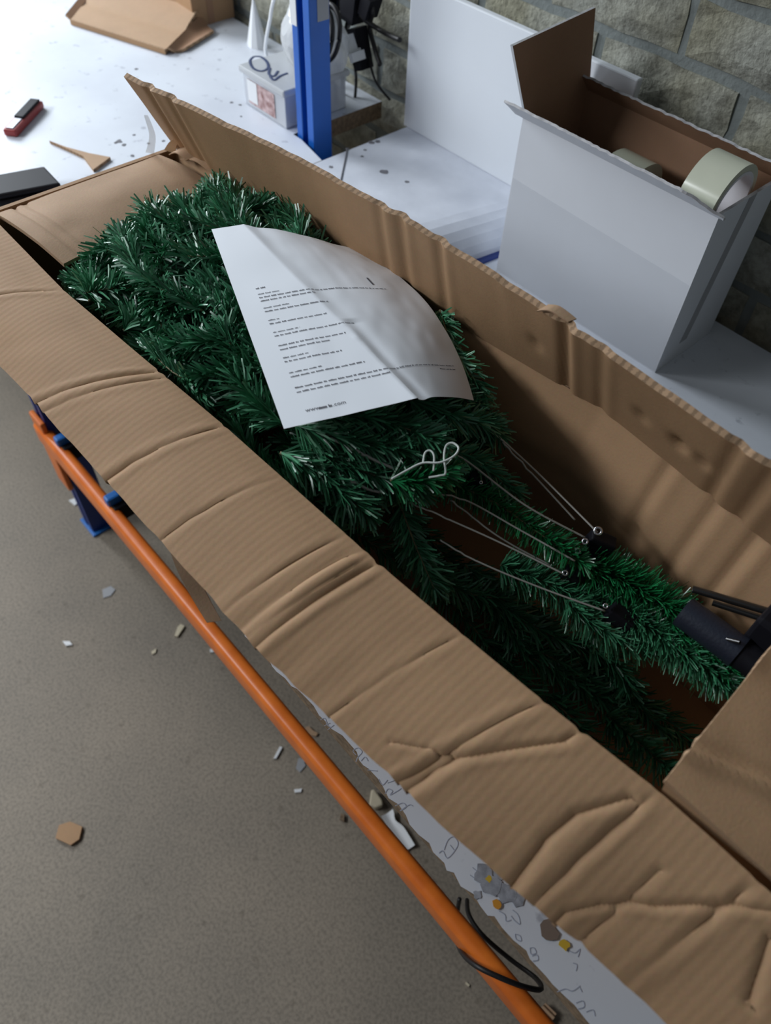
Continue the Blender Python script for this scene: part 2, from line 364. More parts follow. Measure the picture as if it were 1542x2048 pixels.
# front upright, foot on the floor
def upright(name, x0, x1, y0, y1, z0, z1, m):
    g = (x1-x0); o = [(x0, y0), (x0+g*.34, y0), (x0+g*.36, y0+.024), (x0+g*.62, y0+.024), (x0+g*.64, y0), (x1, y0), (x1, y1), (x0, y1)]
    return prism(name, o, z0, z1, [m], rk, bev=0.0015)
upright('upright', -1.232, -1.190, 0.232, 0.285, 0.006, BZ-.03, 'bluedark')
bmobj('foot_plate', box_bm(-1.245, -1.18, 0.226, 0.300, 0.0, 0.006, 0.002), 'bluecap', rk)
pc = bmobj('beam_connector', box_bm(-1.236, -1.186, 0.2205, 0.231, CZ-1.285, CZ-1.085, 0.003), 'orange', rk)
bmobj('beam', box_bm(-1.235, 0.75, 0.216, 0.241, CZ-1.165, CZ-1.11, 0.010, 4), 'orange', rk, True)
for x in (-1.152, -0.962):
    b = bmobj('support_bar', box_bm(x, x+.030, 0.230, 0.93, CZ-1.145, CZ-1.108, 0.003), 'black', rk)  # black body colours in the shaded open side of a blue channel bar
    bmobj('cap', box_bm(x-.001, x+.017, 0.226, 0.254, CZ-1.112, CZ-1.092, 0.004), 'bluecap', b)
# back upright rising through the notch in the worktops
upright('upright', -1.078, -1.032, 0.785, 0.824, 0.0, 1.75, 'blue')
bmobj('sticker', box_bm(-1.0785, -1.0635, 0.7838, 0.7848, CZ-.482, CZ-.25), 'white', rk)
bmobj('sticker', box_bm(-1.0318, -1.0312, 0.800, 0.822, CZ-.47, CZ-.25), 'gray', rk)
prism('chipboard', [(-0.985, 0.172), (0.75, 0.172), (0.75, 0.985), (-0.985, 0.985)], BZ-.028, BZ-.0012, ['chip'], wt)
# white laminate with a chipped front edge
fe = [(-0.985, 0.168)]
x = -0.98
while x < 0.74:
    fe.append((x, 0.1685+random.uniform(-.0022, .0022)+0.0025*math.sin(x*23))); x += random.uniform(.004, .013)
fe += [(0.75, 0.168), (0.75, 0.985), (-0.985, 0.985)]
lam = prism('laminate', fe, BZ-.0012, BZ, ['laminate', 'chip'], wt, 0, 1)
# far worktop, raised, notched round the back upright
prism('board', [(-2.9, 0.18), (-0.9865, 0.18), (-0.9865, 0.765), (-1.062, 0.781), (-1.085, 0.781), (-1.085, 0.985), (-2.9, 0.985)], SZ-.03, SZ, ['laminate', 'chip'], fw, 0, 1)
for x in (0.55, -2.6):
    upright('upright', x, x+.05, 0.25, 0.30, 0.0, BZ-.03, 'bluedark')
sl = empty('foam_slab', (-0.84, 0.76, BZ), 'low white foam slab lying between blue post and white carton', 'foam slab')
# marks on the worktop: residue, stains, faded pen scribble
def blob(name, c, r, z, m, parent, seed=0, squash=1.0, n=11):
    rr = random.Random(seed); pts = []
    for k in range(n):
        a = 2*math.pi*k/n; q = r*rr.uniform(.65, 1.15); pts.append((c[0]+math.cos(a)*q, c[1]+math.sin(a)*q*squash))
    return prism(name, pts, z, z+.0005, [m], parent)
for k, (px, py, r, m) in enumerate([(993, 1808, .004, 'orangespot'), (1128, 1890, .0045, 'yellow'), (1097, 1861, .008, 'brownspot'), (977, 1758, .003, 'yellow'),
        (985, 1770, .010, 'greyspot'), (965, 1748, .008, 'greyspot'), (1012, 1785, .009, 'greyspot'), (1035, 1800, .007, 'greyspot'), (1000, 1745, .007, 'greyspot'), (955, 1790, .004, 'greyspot')]):
    blob('residue_spot' if m != 'greyspot' else 'worn_patch', at(px, py, .70), r, BZ+.0001*(10-k), m, wt, k)
def stroke(name, pix, d, r, m, parent):
    P = [at(x, y, d) for x, y in pix]; path = smooth_path(P, 5)
    for p in path: p.z += 0.0002
    vs, fs = tube_data(path, r, 4)
    vs = [Vector((v.x, v.y, path[0].z+(v.z-path[0].z)*0.25)) for v in vs]
    return mesh(name, vs, fs, m, parent)
SCR = [[(640, 1440), (650, 1437), (655, 1450), (662, 1455)], [(648, 1452), (660, 1446)], [(655, 1460), (668, 1450)],
       [(712, 1510), (706, 1502), (716, 1496), (724, 1504), (716, 1514), (712, 1524)], [(722, 1522), (730, 1514), (736, 1522)], [(735, 1540), (755, 1542)],
       [(757, 1558), (765, 1570), (775, 1560)], [(770, 1588), (776, 1578), (785, 1582), (780, 1590), (795, 1582), (802, 1577)], [(775, 1566), (792, 1560)],
       [(790, 1612), (806, 1606), (812, 1614), (800, 1622), (818, 1610), (826, 1612)],
       [(888, 1700), (896, 1680), (908, 1674), (916, 1688), (906, 1706), (894, 1716), (886, 1702), (878, 1706)], [(900, 1690), (908, 1700)],
       [(998, 1822), (1010, 1830), (1012, 1842), (1022, 1840)], [(1025, 1820), (1036, 1830), (1040, 1848), (1030, 1842), (1022, 1832)],
       [(1030, 1868), (1040, 1872), (1042, 1882), (1032, 1878), (1030, 1868)], [(1060, 1896), (1068, 1896), (1072, 1906), (1062, 1908), (1060, 1896)],
       [(1064, 1912), (1074, 1910), (1076, 1920), (1066, 1922)], [(1146, 1926), (1154, 1930), (1152, 1942)], [(1135, 1900), (1150, 1906), (1160, 1898), (1156, 1914)],
       [(1114, 1984), (1130, 1978), (1145, 1982), (1160, 1972)], [(1152, 2006), (1166, 2002), (1168, 2014), (1156, 2018)], [(1158, 1972), (1164, 1984)],
       [(1172, 2024), (1186, 2020), (1190, 2032)], [(945, 1735), (955, 1742), (960, 1732), (968, 1738)], [(940, 1750), (948, 1756)]]
for k, s in enumerate(SCR): stroke('pen_mark', s, .70, .00045, 'pencil', wt)
for k, (px, py, r) in enumerate([(768, 344, .007), (814, 364, .004), (695, 298, .004), (742, 285, .006), (755, 283, .005), (724, 313, .003), (662, 334, .004), (730, 300, .003)]):
    blob('grime_speck', at(px, py, .655), r, SZ, 'spot', sl, k+20)
for k, (px, py, r) in enumerate([(238, 283, .006), (248, 290, .004), (265, 312, .004), (231, 286, .003), (272, 138, .004), (463, 205, .004), (480, 210, .003), (482, 233, .0025), (327, 282, .003), (268, 270, .003), (297, 287, .003)]):
    blob('grime_speck', at(px, py, .655), r, SZ, 'spot', fw, k+40)

# ------------------------------------------------------------------ foam slab and panel
n0, n1 = at(825, 452, .655), at(1010, 402, .655); b0, b1 = at(925, 532, .70), at(1012, 502, .70)
def slabmesh():
    prof = []
    for t in range(7):
        a = t/6; prof.append((math.sin(a*math.pi/2), 1-math.cos(a*math.pi/2)))
    y0, y1 = 0.62, 0.985
    def lx(p, q, y): return p.x+(q.x-p.x)*(y-p.y)/(q.y-p.y)
    vs, fs = [], []; ny = 14
    for j in range(ny+1):
        y = y0+(y1-y0)*j/ny; xt = lx(n0, n1, y); xb = lx(b0, b1, y)
        row = [(-0.985, y, SZ)]
        for s, c in prof: row.append((xt+(xb-xt)*s, y, SZ-(SZ-BZ)*c+0.0008*vnoise(s*3, y*60, 3)))
        row.append((-0.985, y, BZ)); vs += row
    w_ = len(prof)+2
    for j in range(ny):
        for i in range(w_): fs.append((j*w_+i, j*w_+(i+1) % w_, (j+1)*w_+(i+1) % w_, (j+1)*w_+i))
    fs.append(tuple(range(w_))[::-1]); fs.append(tuple(ny*w_+i for i in range(w_)))
    return vs, fs
vs, fs = slabmesh(); mesh('slab', vs, fs, 'foam', sl)
tube('seam', [at(695, 297, .6545), at(689, 325, .6545), at(680, 368, .6545)], .0013, 'spot', sl)
pn = prism('foam_board', [(-0.993, 0.955), (-0.560, 0.955), (-0.560, 0.967), (-0.993, 0.967)], SZ, CZ-.432, ['white_panel'], bev=.002)
tag(pn, 'tall white foam board standing against the brick wall behind the carton', 'board')
st = prism('blue_strap', [tuple(at(940, 527, .70))[:2], tuple(at(1003, 503, .70))[:2], tuple(at(1006, 513, .70))[:2], tuple(at(950, 535, .70))[:2]], BZ, BZ+.004, ['bluedark'], bev=.001)
tag(st, 'dark blue strap on the bench beside the white carton', 'strap')

# ------------------------------------------------------------------ white carton with tape rolls
wb = empty('white_carton', (-0.48, 0.89, BZ), 'white open carton with brown inside holding tape rolls', 'carton')
X0, X1, Y0, Y1, ZT = -0.632, -0.334, 0.822, 0.952, CZ-.466
T = .004
def panel(name, q, nrm, m, t=T, parent=wb):
    """q = four corners of the outer face, wound; inner face brown"""
    q = [Vector(p) for p in q]; n = Vector(nrm)*t
    vs = q+[p+n for p in q]; fs = [(0, 1, 2, 3), (7, 6, 5, 4)]+[(k, k+4, (k+1) % 4+4, (k+1) % 4) for k in range(4)]
    fm = [0, 1, 0, 0, 2, 0]
    o = mesh(name, vs, fs, m, parent, False, fm); return o
wm = ['white_card', 'kraft_brown', 'silver_edge']
panel('front_side', [(X0, Y0, BZ), (X1, Y0, BZ), (X1, Y0, ZT), (X0, Y0, ZT)], (0, 1, 0), wm)
panel('back_side', [(X1, Y1, BZ), (X0, Y1, BZ), (X0, Y1, ZT), (X1, Y1, ZT)], (0, -1, 0), wm)
panel('right_side', [(X1, Y0+T, BZ), (X1, Y1-T, BZ), (X1, Y1-T, ZT), (X1, Y0+T, ZT)], (-1, 0, 0), wm)
panel('left_side', [(X0, Y1-T, BZ), (X0, Y0+T, BZ), (X0, Y0+T, ZT), (X0, Y1-T, ZT)], (1, 0, 0), wm)
panel('base', [(X0+T, Y0+T, BZ+.001), (X1-T, Y0+T, BZ+.001), (X1-T, Y1-T, BZ+.001), (X0+T, Y1-T, BZ+.001)], (0, 0, 1), wm)
panel('left_flap', [(X0, Y1, ZT), (X0, Y0, ZT), (X0-.004, Y0-.043, CZ-.374), (X0-.004, Y1-.022, CZ-.364)], (1, 0, 0), wm)
def stubS(side):
    def S(u, v):
        x = X0-.012+(X1-X0+.02)*u; r = 0.0009*vnoise(u*60, v*2, side+5)
        if side == 0:
            k = 1-0.85*max(0, (u-.86)/.14)
            return (x, Y0-(.027*v)*k+r*v, ZT+.023*v*k+r*v)
        k = 1
        return (x-.03*(1-u)*v, Y1-.004-.018*v, ZT+.022*v+r*2*v)
    return S
sheet('front_flap', stubS(0), 60, 3, -.003, ['white_card', 'silver_edge'], wb)
fb = sheet('back_flap', stubS(1), 60, 3, .003, ['kraft_brown', 'silver_edge'], wb)
mesh('side_tape', [(X1+.0006, .862, BZ+.03), (X1+.0006, .878, BZ+.03), (X1+.0006, .900, ZT), (X1+.0006, .884, ZT), (X1, .862, BZ+.03), (X1, .878, BZ+.03), (X1, .900, ZT), (X1, .884, ZT)],
     [(0, 1, 2, 3), (7, 6, 5, 4), (0, 4, 5, 1), (1, 5, 6, 2), (2, 6, 7, 3), (3, 7, 4, 0)], 'gray', wb)
mesh('front_tape', [(X0+.001, Y0-.0005, BZ+.002), (X1-.001, Y0-.0005, BZ+.002), (X1-.001, Y0-.0005, BZ+.140), (X0+.001, Y0-.0005, BZ+.150)], [(0, 1, 2, 3)], 'faint', wb)
def tape_roll(x, y, z, rad, wid, label, tilt=0):
    e = empty('tape_roll', (x, y, z), label, 'tape roll', 'tape rolls in the white carton')
    def ring(name, r0, r1, w_, m):
        n = 48; vs, fs = [], []
        for k in range(n):
            a = 2*math.pi*k/n; c, s = math.cos(a), math.sin(a)
            for (r, xx) in ((r1, -w_/2), (r1, w_/2), (r0, w_/2), (r0, -w_/2)):
                vs.append(Vector((x+xx+tilt*s*r, y+c*r, z+s*r)))
        for k in range(n):
            a, b = 4*k, 4*((k+1) % n)
            for q in range(4): fs.append((a+q, a+(q+1) % 4, b+(q+1) % 4, b+q))
        o = mesh(name, vs, fs, m, e)
        bm = bmesh.new(); bm.from_mesh(o.data); bmesh.ops.recalc_face_normals(bm, faces=bm.faces)
        for f in bm.faces: f.smooth = True
        for ed in bm.edges:
            if ed.calc_face_angle(0) > 1: ed.smooth = False
        bm.to_mesh(o.data); bm.free(); return o
    ring('tape', .038, rad, wid, 'tape'); ring('core', .034, .038, wid+.001, 'core')
tape_roll(-0.368, 0.868, ZT-.008, .046, .046, 'clear tape roll standing high at the open carton corner')
tape_roll(-0.500, 0.880, ZT-.074, .056, .050, 'clear tape roll sunk lower inside the white carton', .12)

# ------------------------------------------------------------------ long tree carton
tb = empty('tree_carton', (-0.38, 0.35, BZ), 'long open brown cardboard box with wide flaps on the bench', 'box')
XA, XB = -0.890, 0.130
rimF = [(0.0, Vector((XA, .208, RZ)))]; outF = [(0.0, Vector((XA, .110, RZ-.012)))]
pairs = [((130, 590), (-98, 620), .510), ((320, 752), (73, 802), .512), ((450, 862), (215, 956), .513), ((755, 1135), (515, 1290), .515),
         ((1085, 1410), (800, 1555), .523), ((1165, 1472), (885, 1640), .528), ((1310, 1585), (1070, 1800), .535), ((1420, 1680), (1160, 1868), .540), ((1542, 1790), (1290, 1985), .545)]
uu = lambda x: (x-XA)/(XB-XA)
for a, b, d in pairs:
    p = at(*a, .5); q = at(*b, d); u = uu(p.x); rimF.append((u, p)); outF.append((u, q))
rimF.append((1.0, Vector((XB, .262, RZ)))); outF.append((1.0, Vector((XB+.012, .175, RZ-.05))))
CR = [(rimF[1][0], .0020, .006), (rimF[2][0], .0035, .006), (rimF[2][0]+.012, .0018, .005), (rimF[3][0], .0030, .006), (rimF[4][0], .0065, .007), (rimF[4][0]-.012, -.003, .006),
      (rimF[5][0], .0035, .006), (rimF[7][0], .0035, .008), (.52, .0012, .006), (.60, .0012, .006), (.72, .0012, .006), (.35, .0012, .005), (.95, .002, .008)]
def fold_line(p, a, b, s):
    """signed bump around segment a-b in (u, v)"""
    ax, ay = a; bx, by = b; dx, dy = bx-ax, by-ay; L2 = dx*dx+dy*dy
    t = max(0, min(1, ((p[0]-ax)*dx+(p[1]-ay)*dy)/L2)); ex, ey = p[0]-ax-dx*t, (p[1]-ay-dy*t)*.11
    return math.exp(-(ex*ex+ey*ey)/(s*s))
def inv(px, py):
    p = at(px, py, .515); u = uu(p.x); r = poly_at(rimF, u); o = poly_at(outF, u); return (u, max(0, min(1, (r.y-p.y)/(r.y-o.y))))
FL = [([(1160, 1472), (1125, 1512), (1065, 1530), (968, 1560), (930, 1590), (885, 1640)], .0070), ([(968, 1560), (905, 1548), (840, 1530)], .002),
      ([(1070, 1785), (1120, 1700), (1165, 1650), (1250, 1615)], .006), ([(1160, 1860), (1180, 1835), (1240, 1823), (1340, 1830), (1440, 1822), (1560, 1832)], .006),
      ([(1240, 1900), (1330, 1760)], .002), ([(1510, 1990), (1530, 1880)], .004)]
FLuv = [([inv(*p) for p in L_], d) for L_, d in FL]
def ffS(u, v):
    r = poly_at(rimF, u); o = poly_at(outF, u); p = r.lerp(o, v)
    p.z += -.006*(v**2)+.006*math.sin(v*math.pi)
    z = 0
    for c, d, s in CR:
        z -= d*gauss(u-c, s*.42)*(0.6+.4*math.sin(v*5+c*20))
        z += d*.16*(gauss(u-c-.006, .004)+gauss(u-c+.006, .004))
    for L_, d in FLuv:
        mx = max(fold_line((u, v), L_[k], L_[k+1], .0030) for k in range(len(L_)-1)); z -= d*.7*mx
        mx2 = max(fold_line((u-.005, v-.015), L_[k], L_[k+1], .0045) for k in range(len(L_)-1)); z += d*.07*mx2
    z += .004*vnoise(u*7, v*1.2, 1)+.0003*vnoise(u*30, v*4, 2)
    p.z += z*min(1, v*6)*1.0
    p.y += .0015*vnoise(u*60, 0, 9)*v
    p.x += .002*vnoise(u*10, v*8, 4)*v
    return p
sheet('front_flap', ffS, 680, 80, .006, ['kraft_ripple', 'edge'], tb)
# back wall fold line and inward-leaning back flap
foldB = [(uu(a.x), a) for a in [Vector((XA, .455, RZ)), at(610, 470, .5), at(905, 645, .5), at(1200, 820, .5), at(1542, 1090, .5), Vector((XB, .487, RZ))]]
topB = [(0.0, Vector((XA+.006, .404, CZ-.400)))]+[(uu(a.x), a) for a in [at(430, 245, .397), at(620, 335, .396), at(820, 450, .394), at(1050, 600, .394), at(1280, 760, .395), at(1542, 940, .397)]]+[(1.0, Vector((XB, .442, CZ-.4)))]
CB = [(uu(at(760, 450, .42).x), .0025), (uu(at(810, 470, .42).x), .003), (uu(at(880, 520, .42).x), .003), (uu(at(1110, 690, .42).x), .005), (uu(at(1180, 740, .42).x), .002), (uu(at(1410, 950, .42).x), .003), (uu(at(1480, 1000, .42).x), .003), (.035, .004), (.075, .003)]
dents = [(1045, 685, .006), (1312, 795, .006), (1360, 868, .008), (1415, 905, .006), (1370, 870, .006)]
DB = []
for px, py, r in dents:
    p = at(px, py, .44); DB.append((uu(p.x), .45, r))
def bfS(u, v):
    p = poly_at(foldB, u).lerp(poly_at(topB, u), v); n = 0
    for c, d in CB: n -= d*gauss(u-c-.01*(v-.5), .0055)-d*.35*gauss(u-c-.012-.01*(v-.5), .006)
    for c, vv, r in DB: n -= .004*math.exp(-((u-c)/.007)**2-((v-vv)/.07)**2)
    n += .003*vnoise(u*9, v*1.2, 3)+.0004*vnoise(u*50, v*3, 8)
    p.y -= n; p.z += .0016*vnoise(u*70, 0, 6)*v
    return p
sheet('back_flap', bfS, 300, 16, .006, ['kraft', 'edge'], tb, flip=False)
# walls
def fwS(u, v):
    p = poly_at(rimF, u); return Vector((p.x, p.y-.003+.003*v, BZ+.004+(RZ-.004-BZ-.004)*v))
sheet('front_wall', fwS, 60, 6, .006, ['kraft', 'edge'], tb, flip=True)
CW = [(uu(at(1290, 1010, .55).x), .003), (uu(at(1400, 1060, .54).x), .003), (uu(at(1480, 1120, .54).x), .004)]
def bwS(u, v):
    p = poly_at(foldB, u); n = 0
    for c, d in CW: n -= d*gauss(u-c, .006)-d*.4*gauss(u-c-.012, .006)
    n += .004*vnoise(u*8, v*2, 13)
    dz = RZ-BZ-.004
    # crushed bottom score where the wall meets the base flap
    n -= .004*gauss(v-.60, .025)+.003*gauss(v-.53, .025)
    n -= .006*math.exp(-((u-uu(-.150))/.008)**2-((v-.60)/.09)**2)+.005*math.exp(-((u-uu(-.128))/.006)**2-((v-.48)/.08)**2)+.004*math.exp(-((u-uu(-.07))/.005)**2-((v-.52)/.05)**2)
    k = np.interp(v, [0, .55, .66, 1], [.034, .030, .026, 0]); return Vector((p.x, p.y+.003-n-k, BZ+.004+dz*v))
sheet('back_wall', bwS, 260, 24, .006, ['kraft', 'edge'], tb)
def ewS(x, sgn):
    def S(u, v): return Vector((x, .208+(.455-.208)*u if sgn < 0 else .262+(.487-.262)*u, BZ+.004+(RZ-BZ-.004)*v))
    return S
sheet('end_wall', ewS(XA, -1), 8, 4, .006, ['kraft', 'kraft'], tb)
sheet('end_wall', ewS(XB, 1), 8, 4, .006, ['kraft', 'edgey'], tb, flip=True)
prism('base', [(XA, .205), (XB, .258), (XB, .490), (XA, .458)], BZ+.0006, BZ+.005, ['kraft'], tb)
# far end flap folded inwards, lying on the tree tips
e00, e01, e10, e11 = at(0, 425, .5), at(318, 309, .5), at(125, 521, .503), at(445, 362, .503)
e00 += (e00-e01)*.02
def efS(u, v):
    p = e00.lerp(e01, u).lerp(e10.lerp(e11, u), v); p.z += .006*math.sin(v*3.1)-.004*v-.003*gauss(u-.10, .012)-.0025*gauss(u-.16, .012)-.012*gauss(u-1.0, .10)*v+.0012*vnoise(u*6, v*6, 21); return p
sheet('end_flap', efS, 60, 14, .005, ['kraft_pale', 'kraft_pale'], tb, flip=True)
# near end flap folded inwards, its front strip creased down
g0, g1 = at(1335, 1556, .482), at(1590, 1235, .482)
def nfS(u, v):
    p = g0.lerp(g1, u); q = Vector((XB, p.y+.006, RZ+.002)); r = p.lerp(q, v)
    c = .14+.30*v; k = .8*gauss(u-c, .022)-.5*gauss(u-c-.05, .025)
    r.z += .006*k+.004*math.sin(v*2.6)-.004*gauss(u-.75, .1)*gauss(v-.1, .15)-.004*max(0, .18-u)/.18+.0015*vnoise(u*7, v*5, 31)
    return r
sheet('end_flap', nfS, 50, 24, .006, ['kraft', 'edgey'], tb, flip=True)
h0, h1 = at(1335, 1557, .486), at(1312, 1586, .499)
def nsS(u, v):
    a = Vector((h1.x+.002, h1.y+.003, RZ-.002)); b = Vector((h0.x, h0.y, h0.z-.001))
    p = a.lerp(b, v); q = Vector((XB, .270, RZ-.001)).lerp(Vector((XB, .288, RZ+.001)), v); return p.lerp(q, u)
sheet('flap_gusset', nsS, 20, 4, .004, ['kraft', 'edgey'], tb)
# torn strips and tape remnants of the box
def ribbon(name, pts, wv, m, t, parent):
    path = smooth_path(pts, 6); n = len(path)-1; W_ = [Vector(q) for q in wv]
    def S(u, v):
        i = min(int(u*n), n-1); p = path[i].lerp(path[i+1], u*n-i); return p+W_[0].lerp(W_[1], u)*(v-.5)
    return sheet(name, S, n, 3, t, [m, m], parent)
ribbon('torn_strip', [at(356, 1092, .5185), at(372, 1140, .53), at(400, 1195, .545), at(428, 1243, .555)], [(.010, .012, 0), (.006, .010, 0)], 'kraft_pale', .003, tb)
c0 = at(345, 300, .5)
for k, (pts, wv, m) in enumerate([([at(300, 305, .5), at(305, 270, .47), at(292, 230, .44)], [(.010, .006, 0), (.003, .003, 0)], 'cleartape'),
        ([at(352, 300, .495), at(365, 300, .485), at(385, 318, .49)], [(.004, .02, .006), (.006, .014, 0)], 'kraft_pale'),
        ([at(372, 312, .494), at(400, 318, .487), at(432, 345, .494)], [(.004, .016, .004), (.006, .010, 0)], 'kraft_pale'),
        ([at(340, 303, .498), at(348, 285, .485), at(362, 272, .47)], [(.016, .006, 0), (.006, .002, 0)], 'kraft'),
        ([at(1085, 615, .392), at(1110, 617, .390), at(1145, 640, .392)], [(.002, .012, .002), (.002, .008, 0)], 'kraft_pale')]):
    ribbon('torn_liner' if m != 'cleartape' else 'torn_tape', pts, wv, m, .0012, tb)

PA, PB_ = at(423, 459, .452), at(568, 858, .455)
F1, F2 = at(487, 449, .447), at(835, 797, .447)
D1, DM, D2 = at(700, 497, .480), at(853, 607, .480), at(947, 801, .497)
def paperS(u, v):
    l = PA.lerp(PB_, v); f = F1.lerp(F2, v)
    r = D1*((1-v)*(1-2*v))+DM*(4*v*(1-v))+D2*(v*(2*v-1))
    k = .17+.38*v            # where the fold runs across the sheet
    if u <= k:
        p = l.lerp(f, u/k); p.z += .0035*math.sin(math.pi*u/k)*0-.0012*vnoise(u*9, v*7, 41)*min(1, u*4)
    else:
        t = (u-k)/(1-k); p = f.lerp(r, t); p.z += .003*math.sin(math.pi*t)-.002*gauss(t-.10, .07)*(1 if v > .6 else .4)+.0014*vnoise(u*7, v*6, 43)+.0006*vnoise(u*18, v*14, 44)
    return p
PS = np.array([list(paperS(a/24, b/30)) for a in range(25) for b in range(31)])
# ------------------------------------------------------------------ artificial tree
tr = empty('christmas_tree', (-0.4, 0.35, BZ), 'folded green artificial christmas tree packed inside the long box', 'christmas tree')
def needle_mesh(path, n, L0, wd, ang, parent, m='needle', flat=0.0, up=Vector((0, 0, 1)), clip=True, bare=0.0):
    P = np.array([list(p) for p in path]); S = len(P)-1
    t = bare+(1-bare)*rng.random(n); i = np.minimum((t*S).astype(int), S-1); fr = (t*S-i)[:, None]
    base = P[i]*(1-fr)+P[i+1]*fr; tan = P[i+1]-P[i]; tan /= np.linalg.norm(tan, axis=1)[:, None]
    rv = rng.normal(size=(n, 3)); rv -= (rv*tan).sum(1)[:, None]*tan; rv /= np.linalg.norm(rv, axis=1)[:, None]
    if flat > 0:
        z = np.array([0, 0, 1.0]); side = np.cross(tan, z); side /= np.linalg.norm(side, axis=1)[:, None]
        sg = np.where(rng.random(n) < .5, 1, -1)[:, None]; rv = rv*(1-flat)+side*sg*flat; rv /= np.linalg.norm(rv, axis=1)[:, None]
    a = np.radians(rng.normal(ang, 9, n))[:, None]
    a = np.where(t[:, None] > .9, a*(1-.6*(t[:, None]-.9)/.1), a)
    d = np.cos(a)*tan+np.sin(a)*rv
    L = (L0*rng.uniform(.75, 1.15, n)*(1-.35*np.clip((t-.8)/.2, 0, 1)))[:, None]
    wv = np.cross(d, rng.normal(size=(n, 3))); wv /= np.linalg.norm(wv, axis=1)[:, None]; wv *= wd*.5
    droop = np.zeros((n, 3)); droop[:, 2] = -.08*L[:, 0]; droop += rng.normal(size=(n, 3))*.06*L
    p0, p1, p2 = base, base+d*L*.55, base+d*L+droop
    if clip:
        for q in (p1, p2):
            u = (q[:, 0]-XA)/(XB-XA); low = q[:, 2] < RZ+.035
            yf = np.interp(u, [a_[0] for a_ in rimF], [a_[1].y for a_ in rimF])+.009; yb = np.interp(u, [a_[0] for a_ in foldB], [a_[1].y for a_ in foldB])-.008-np.interp(q[:, 2], [BZ, RZ-.06, RZ], [.034, .028, .004])
            q[:, 1] = np.where(low, np.clip(q[:, 1], yf, yb), np.minimum(q[:, 1], yb)); q[:, 2] = np.maximum(q[:, 2], BZ+.008)
            q[:, 0] = np.clip(q[:, 0], XA+.008, XB-.01)
    for q in (p0, p1, p2):
        d2 = (q[:, None, 0]-PS[None, :, 0])**2+(q[:, None, 1]-PS[None, :, 1])**2; j = d2.argmin(1); near = d2[np.arange(n), j] < .010**2
        q[:, 2] = np.where(near, np.minimum(q[:, 2], PS[j, 2]-.0035), q[:, 2])
    V = np.empty((n, 6, 3)); V[:, 0] = p0-wv; V[:, 1] = p0+wv; V[:, 2] = p1-wv; V[:, 3] = p1+wv; V[:, 4] = p2-wv*.7; V[:, 5] = p2+wv*.7
    me = bpy.data.meshes.new('needles'); me.vertices.add(n*6); me.vertices.foreach_set('co', V.ravel())
    idx = (np.arange(n)*6)[:, None]+np.array([0, 1, 3, 2, 2, 3, 5, 4])[None]; idx = idx.ravel()
    me.loops.add(n*8); me.loops.foreach_set('vertex_index', idx.astype(np.int32))
    me.polygons.add(n*2); me.polygons.foreach_set('loop_start', np.arange(0, n*8, 4).astype(np.int32)); me.polygons.foreach_set('loop_total', np.full(n*2, 4, np.int32))
    me.update(); me.validate()
    tone = np.repeat(np.clip(rng.normal(.45, .25, n), 0, 1), 6).astype(np.float32)
    att = me.attributes.new('tone', 'FLOAT', 'POINT'); att.data.foreach_set('value', tone)
    me.materials.append(M[m]); o = link('needles', me); o.parent = parent; o['kind'] = 'stuff'
    return o
def twig(pts, n=420, L=.024, wd=.0018, ang=52, r=.0014, m='needle', flat=.25, bare=0.0, wire='stem'):
    path = smooth_path(pts, 8)
    for p in path:
        d2 = (PS[:, 0]-p.x)**2+(PS[:, 1]-p.y)**2; j = d2.argmin()
        if d2[j] < .0001: p.z = min(p.z, PS[j, 2]-.006)
    vs, fs = tube_data(path, r, 5, lambda t: 1-.4*t)
    b = mesh('branch', vs, fs, wire, tr, True)
    b['_b'] = 1; needle_mesh(path, n, L, wd, ang, b, m, flat, bare=bare); return b
def ywall(x):
    u = uu(x); return poly_at(rimF, u).y, poly_at(foldB, u).y
def heap(x, y):
    zc = np.interp(x, [-.86, -.80, -.72, -.62, -.5, -.42, -.34, -.26], [.925, .945, .972, .980, .975, .958, .925, .885])
    f, b = ywall(x); s = (y-f)/(b-f)
    return zc-.030*max(0, .22-s)/.22-.012*max(0, s-.8)/.2
R2 = random.Random(11)
# left heap: layers of twigs whose tips point to the far end
for layer in range(3):
    nx, ny = (11, 6) if layer == 0 else (8, 5)
    for i in range(nx):
        for j in range(ny):
            x = -.335-(.50 if layer else .47)*(i+R2.uniform(.1, .9))/nx
            f, b = ywall(x); s = (j+R2.uniform(.1, .9))/ny; y = f+.012+(b-f-.03)*s
            z = heap(x, y)-.030*layer-R2.uniform(0, .012)
            if x > -.42 and layer == 0 and R2.random() < .35: z -= .02
            yaw = math.pi+R2.gauss(0, .38)+(0.35*(1-2*s))
            if R2.random() < .14: yaw -= math.pi
            Lt = R2.uniform(.09, .15); pit = R2.gauss(.02, .10)
            d = Vector((math.cos(yaw), math.sin(yaw), pit)); sd = Vector((-d.y, d.x, 0))*R2.gauss(0, .018)
            p0 = Vector((x, y, z)) - d*Lt*.35; p2 = p0+d*Lt; p1 = (p0+p2)/2+sd+Vector((0, 0, R2.uniform(0, .008)))
            for p in (p0, p1, p2):
                ff, bb = ywall(max(XA, min(XB, p.x))); p.x = max(p.x, XA+.035); p.y = max(ff+.012, min(bb-.022, p.y)); p.z = min(p.z, heap(p.x, p.y)+.006)
            lim = (-.725-.055*s)+R2.uniform(-.01, .012)
            for p in (p0, p1, p2):
                if p.x < lim: p.x = lim+(lim-p.x)*.15
            twig([p0, p1, p2], n=400 if layer == 0 else 280, L=R2.uniform(.021, .027), wd=.0023, ang=R2.uniform(46, 58))
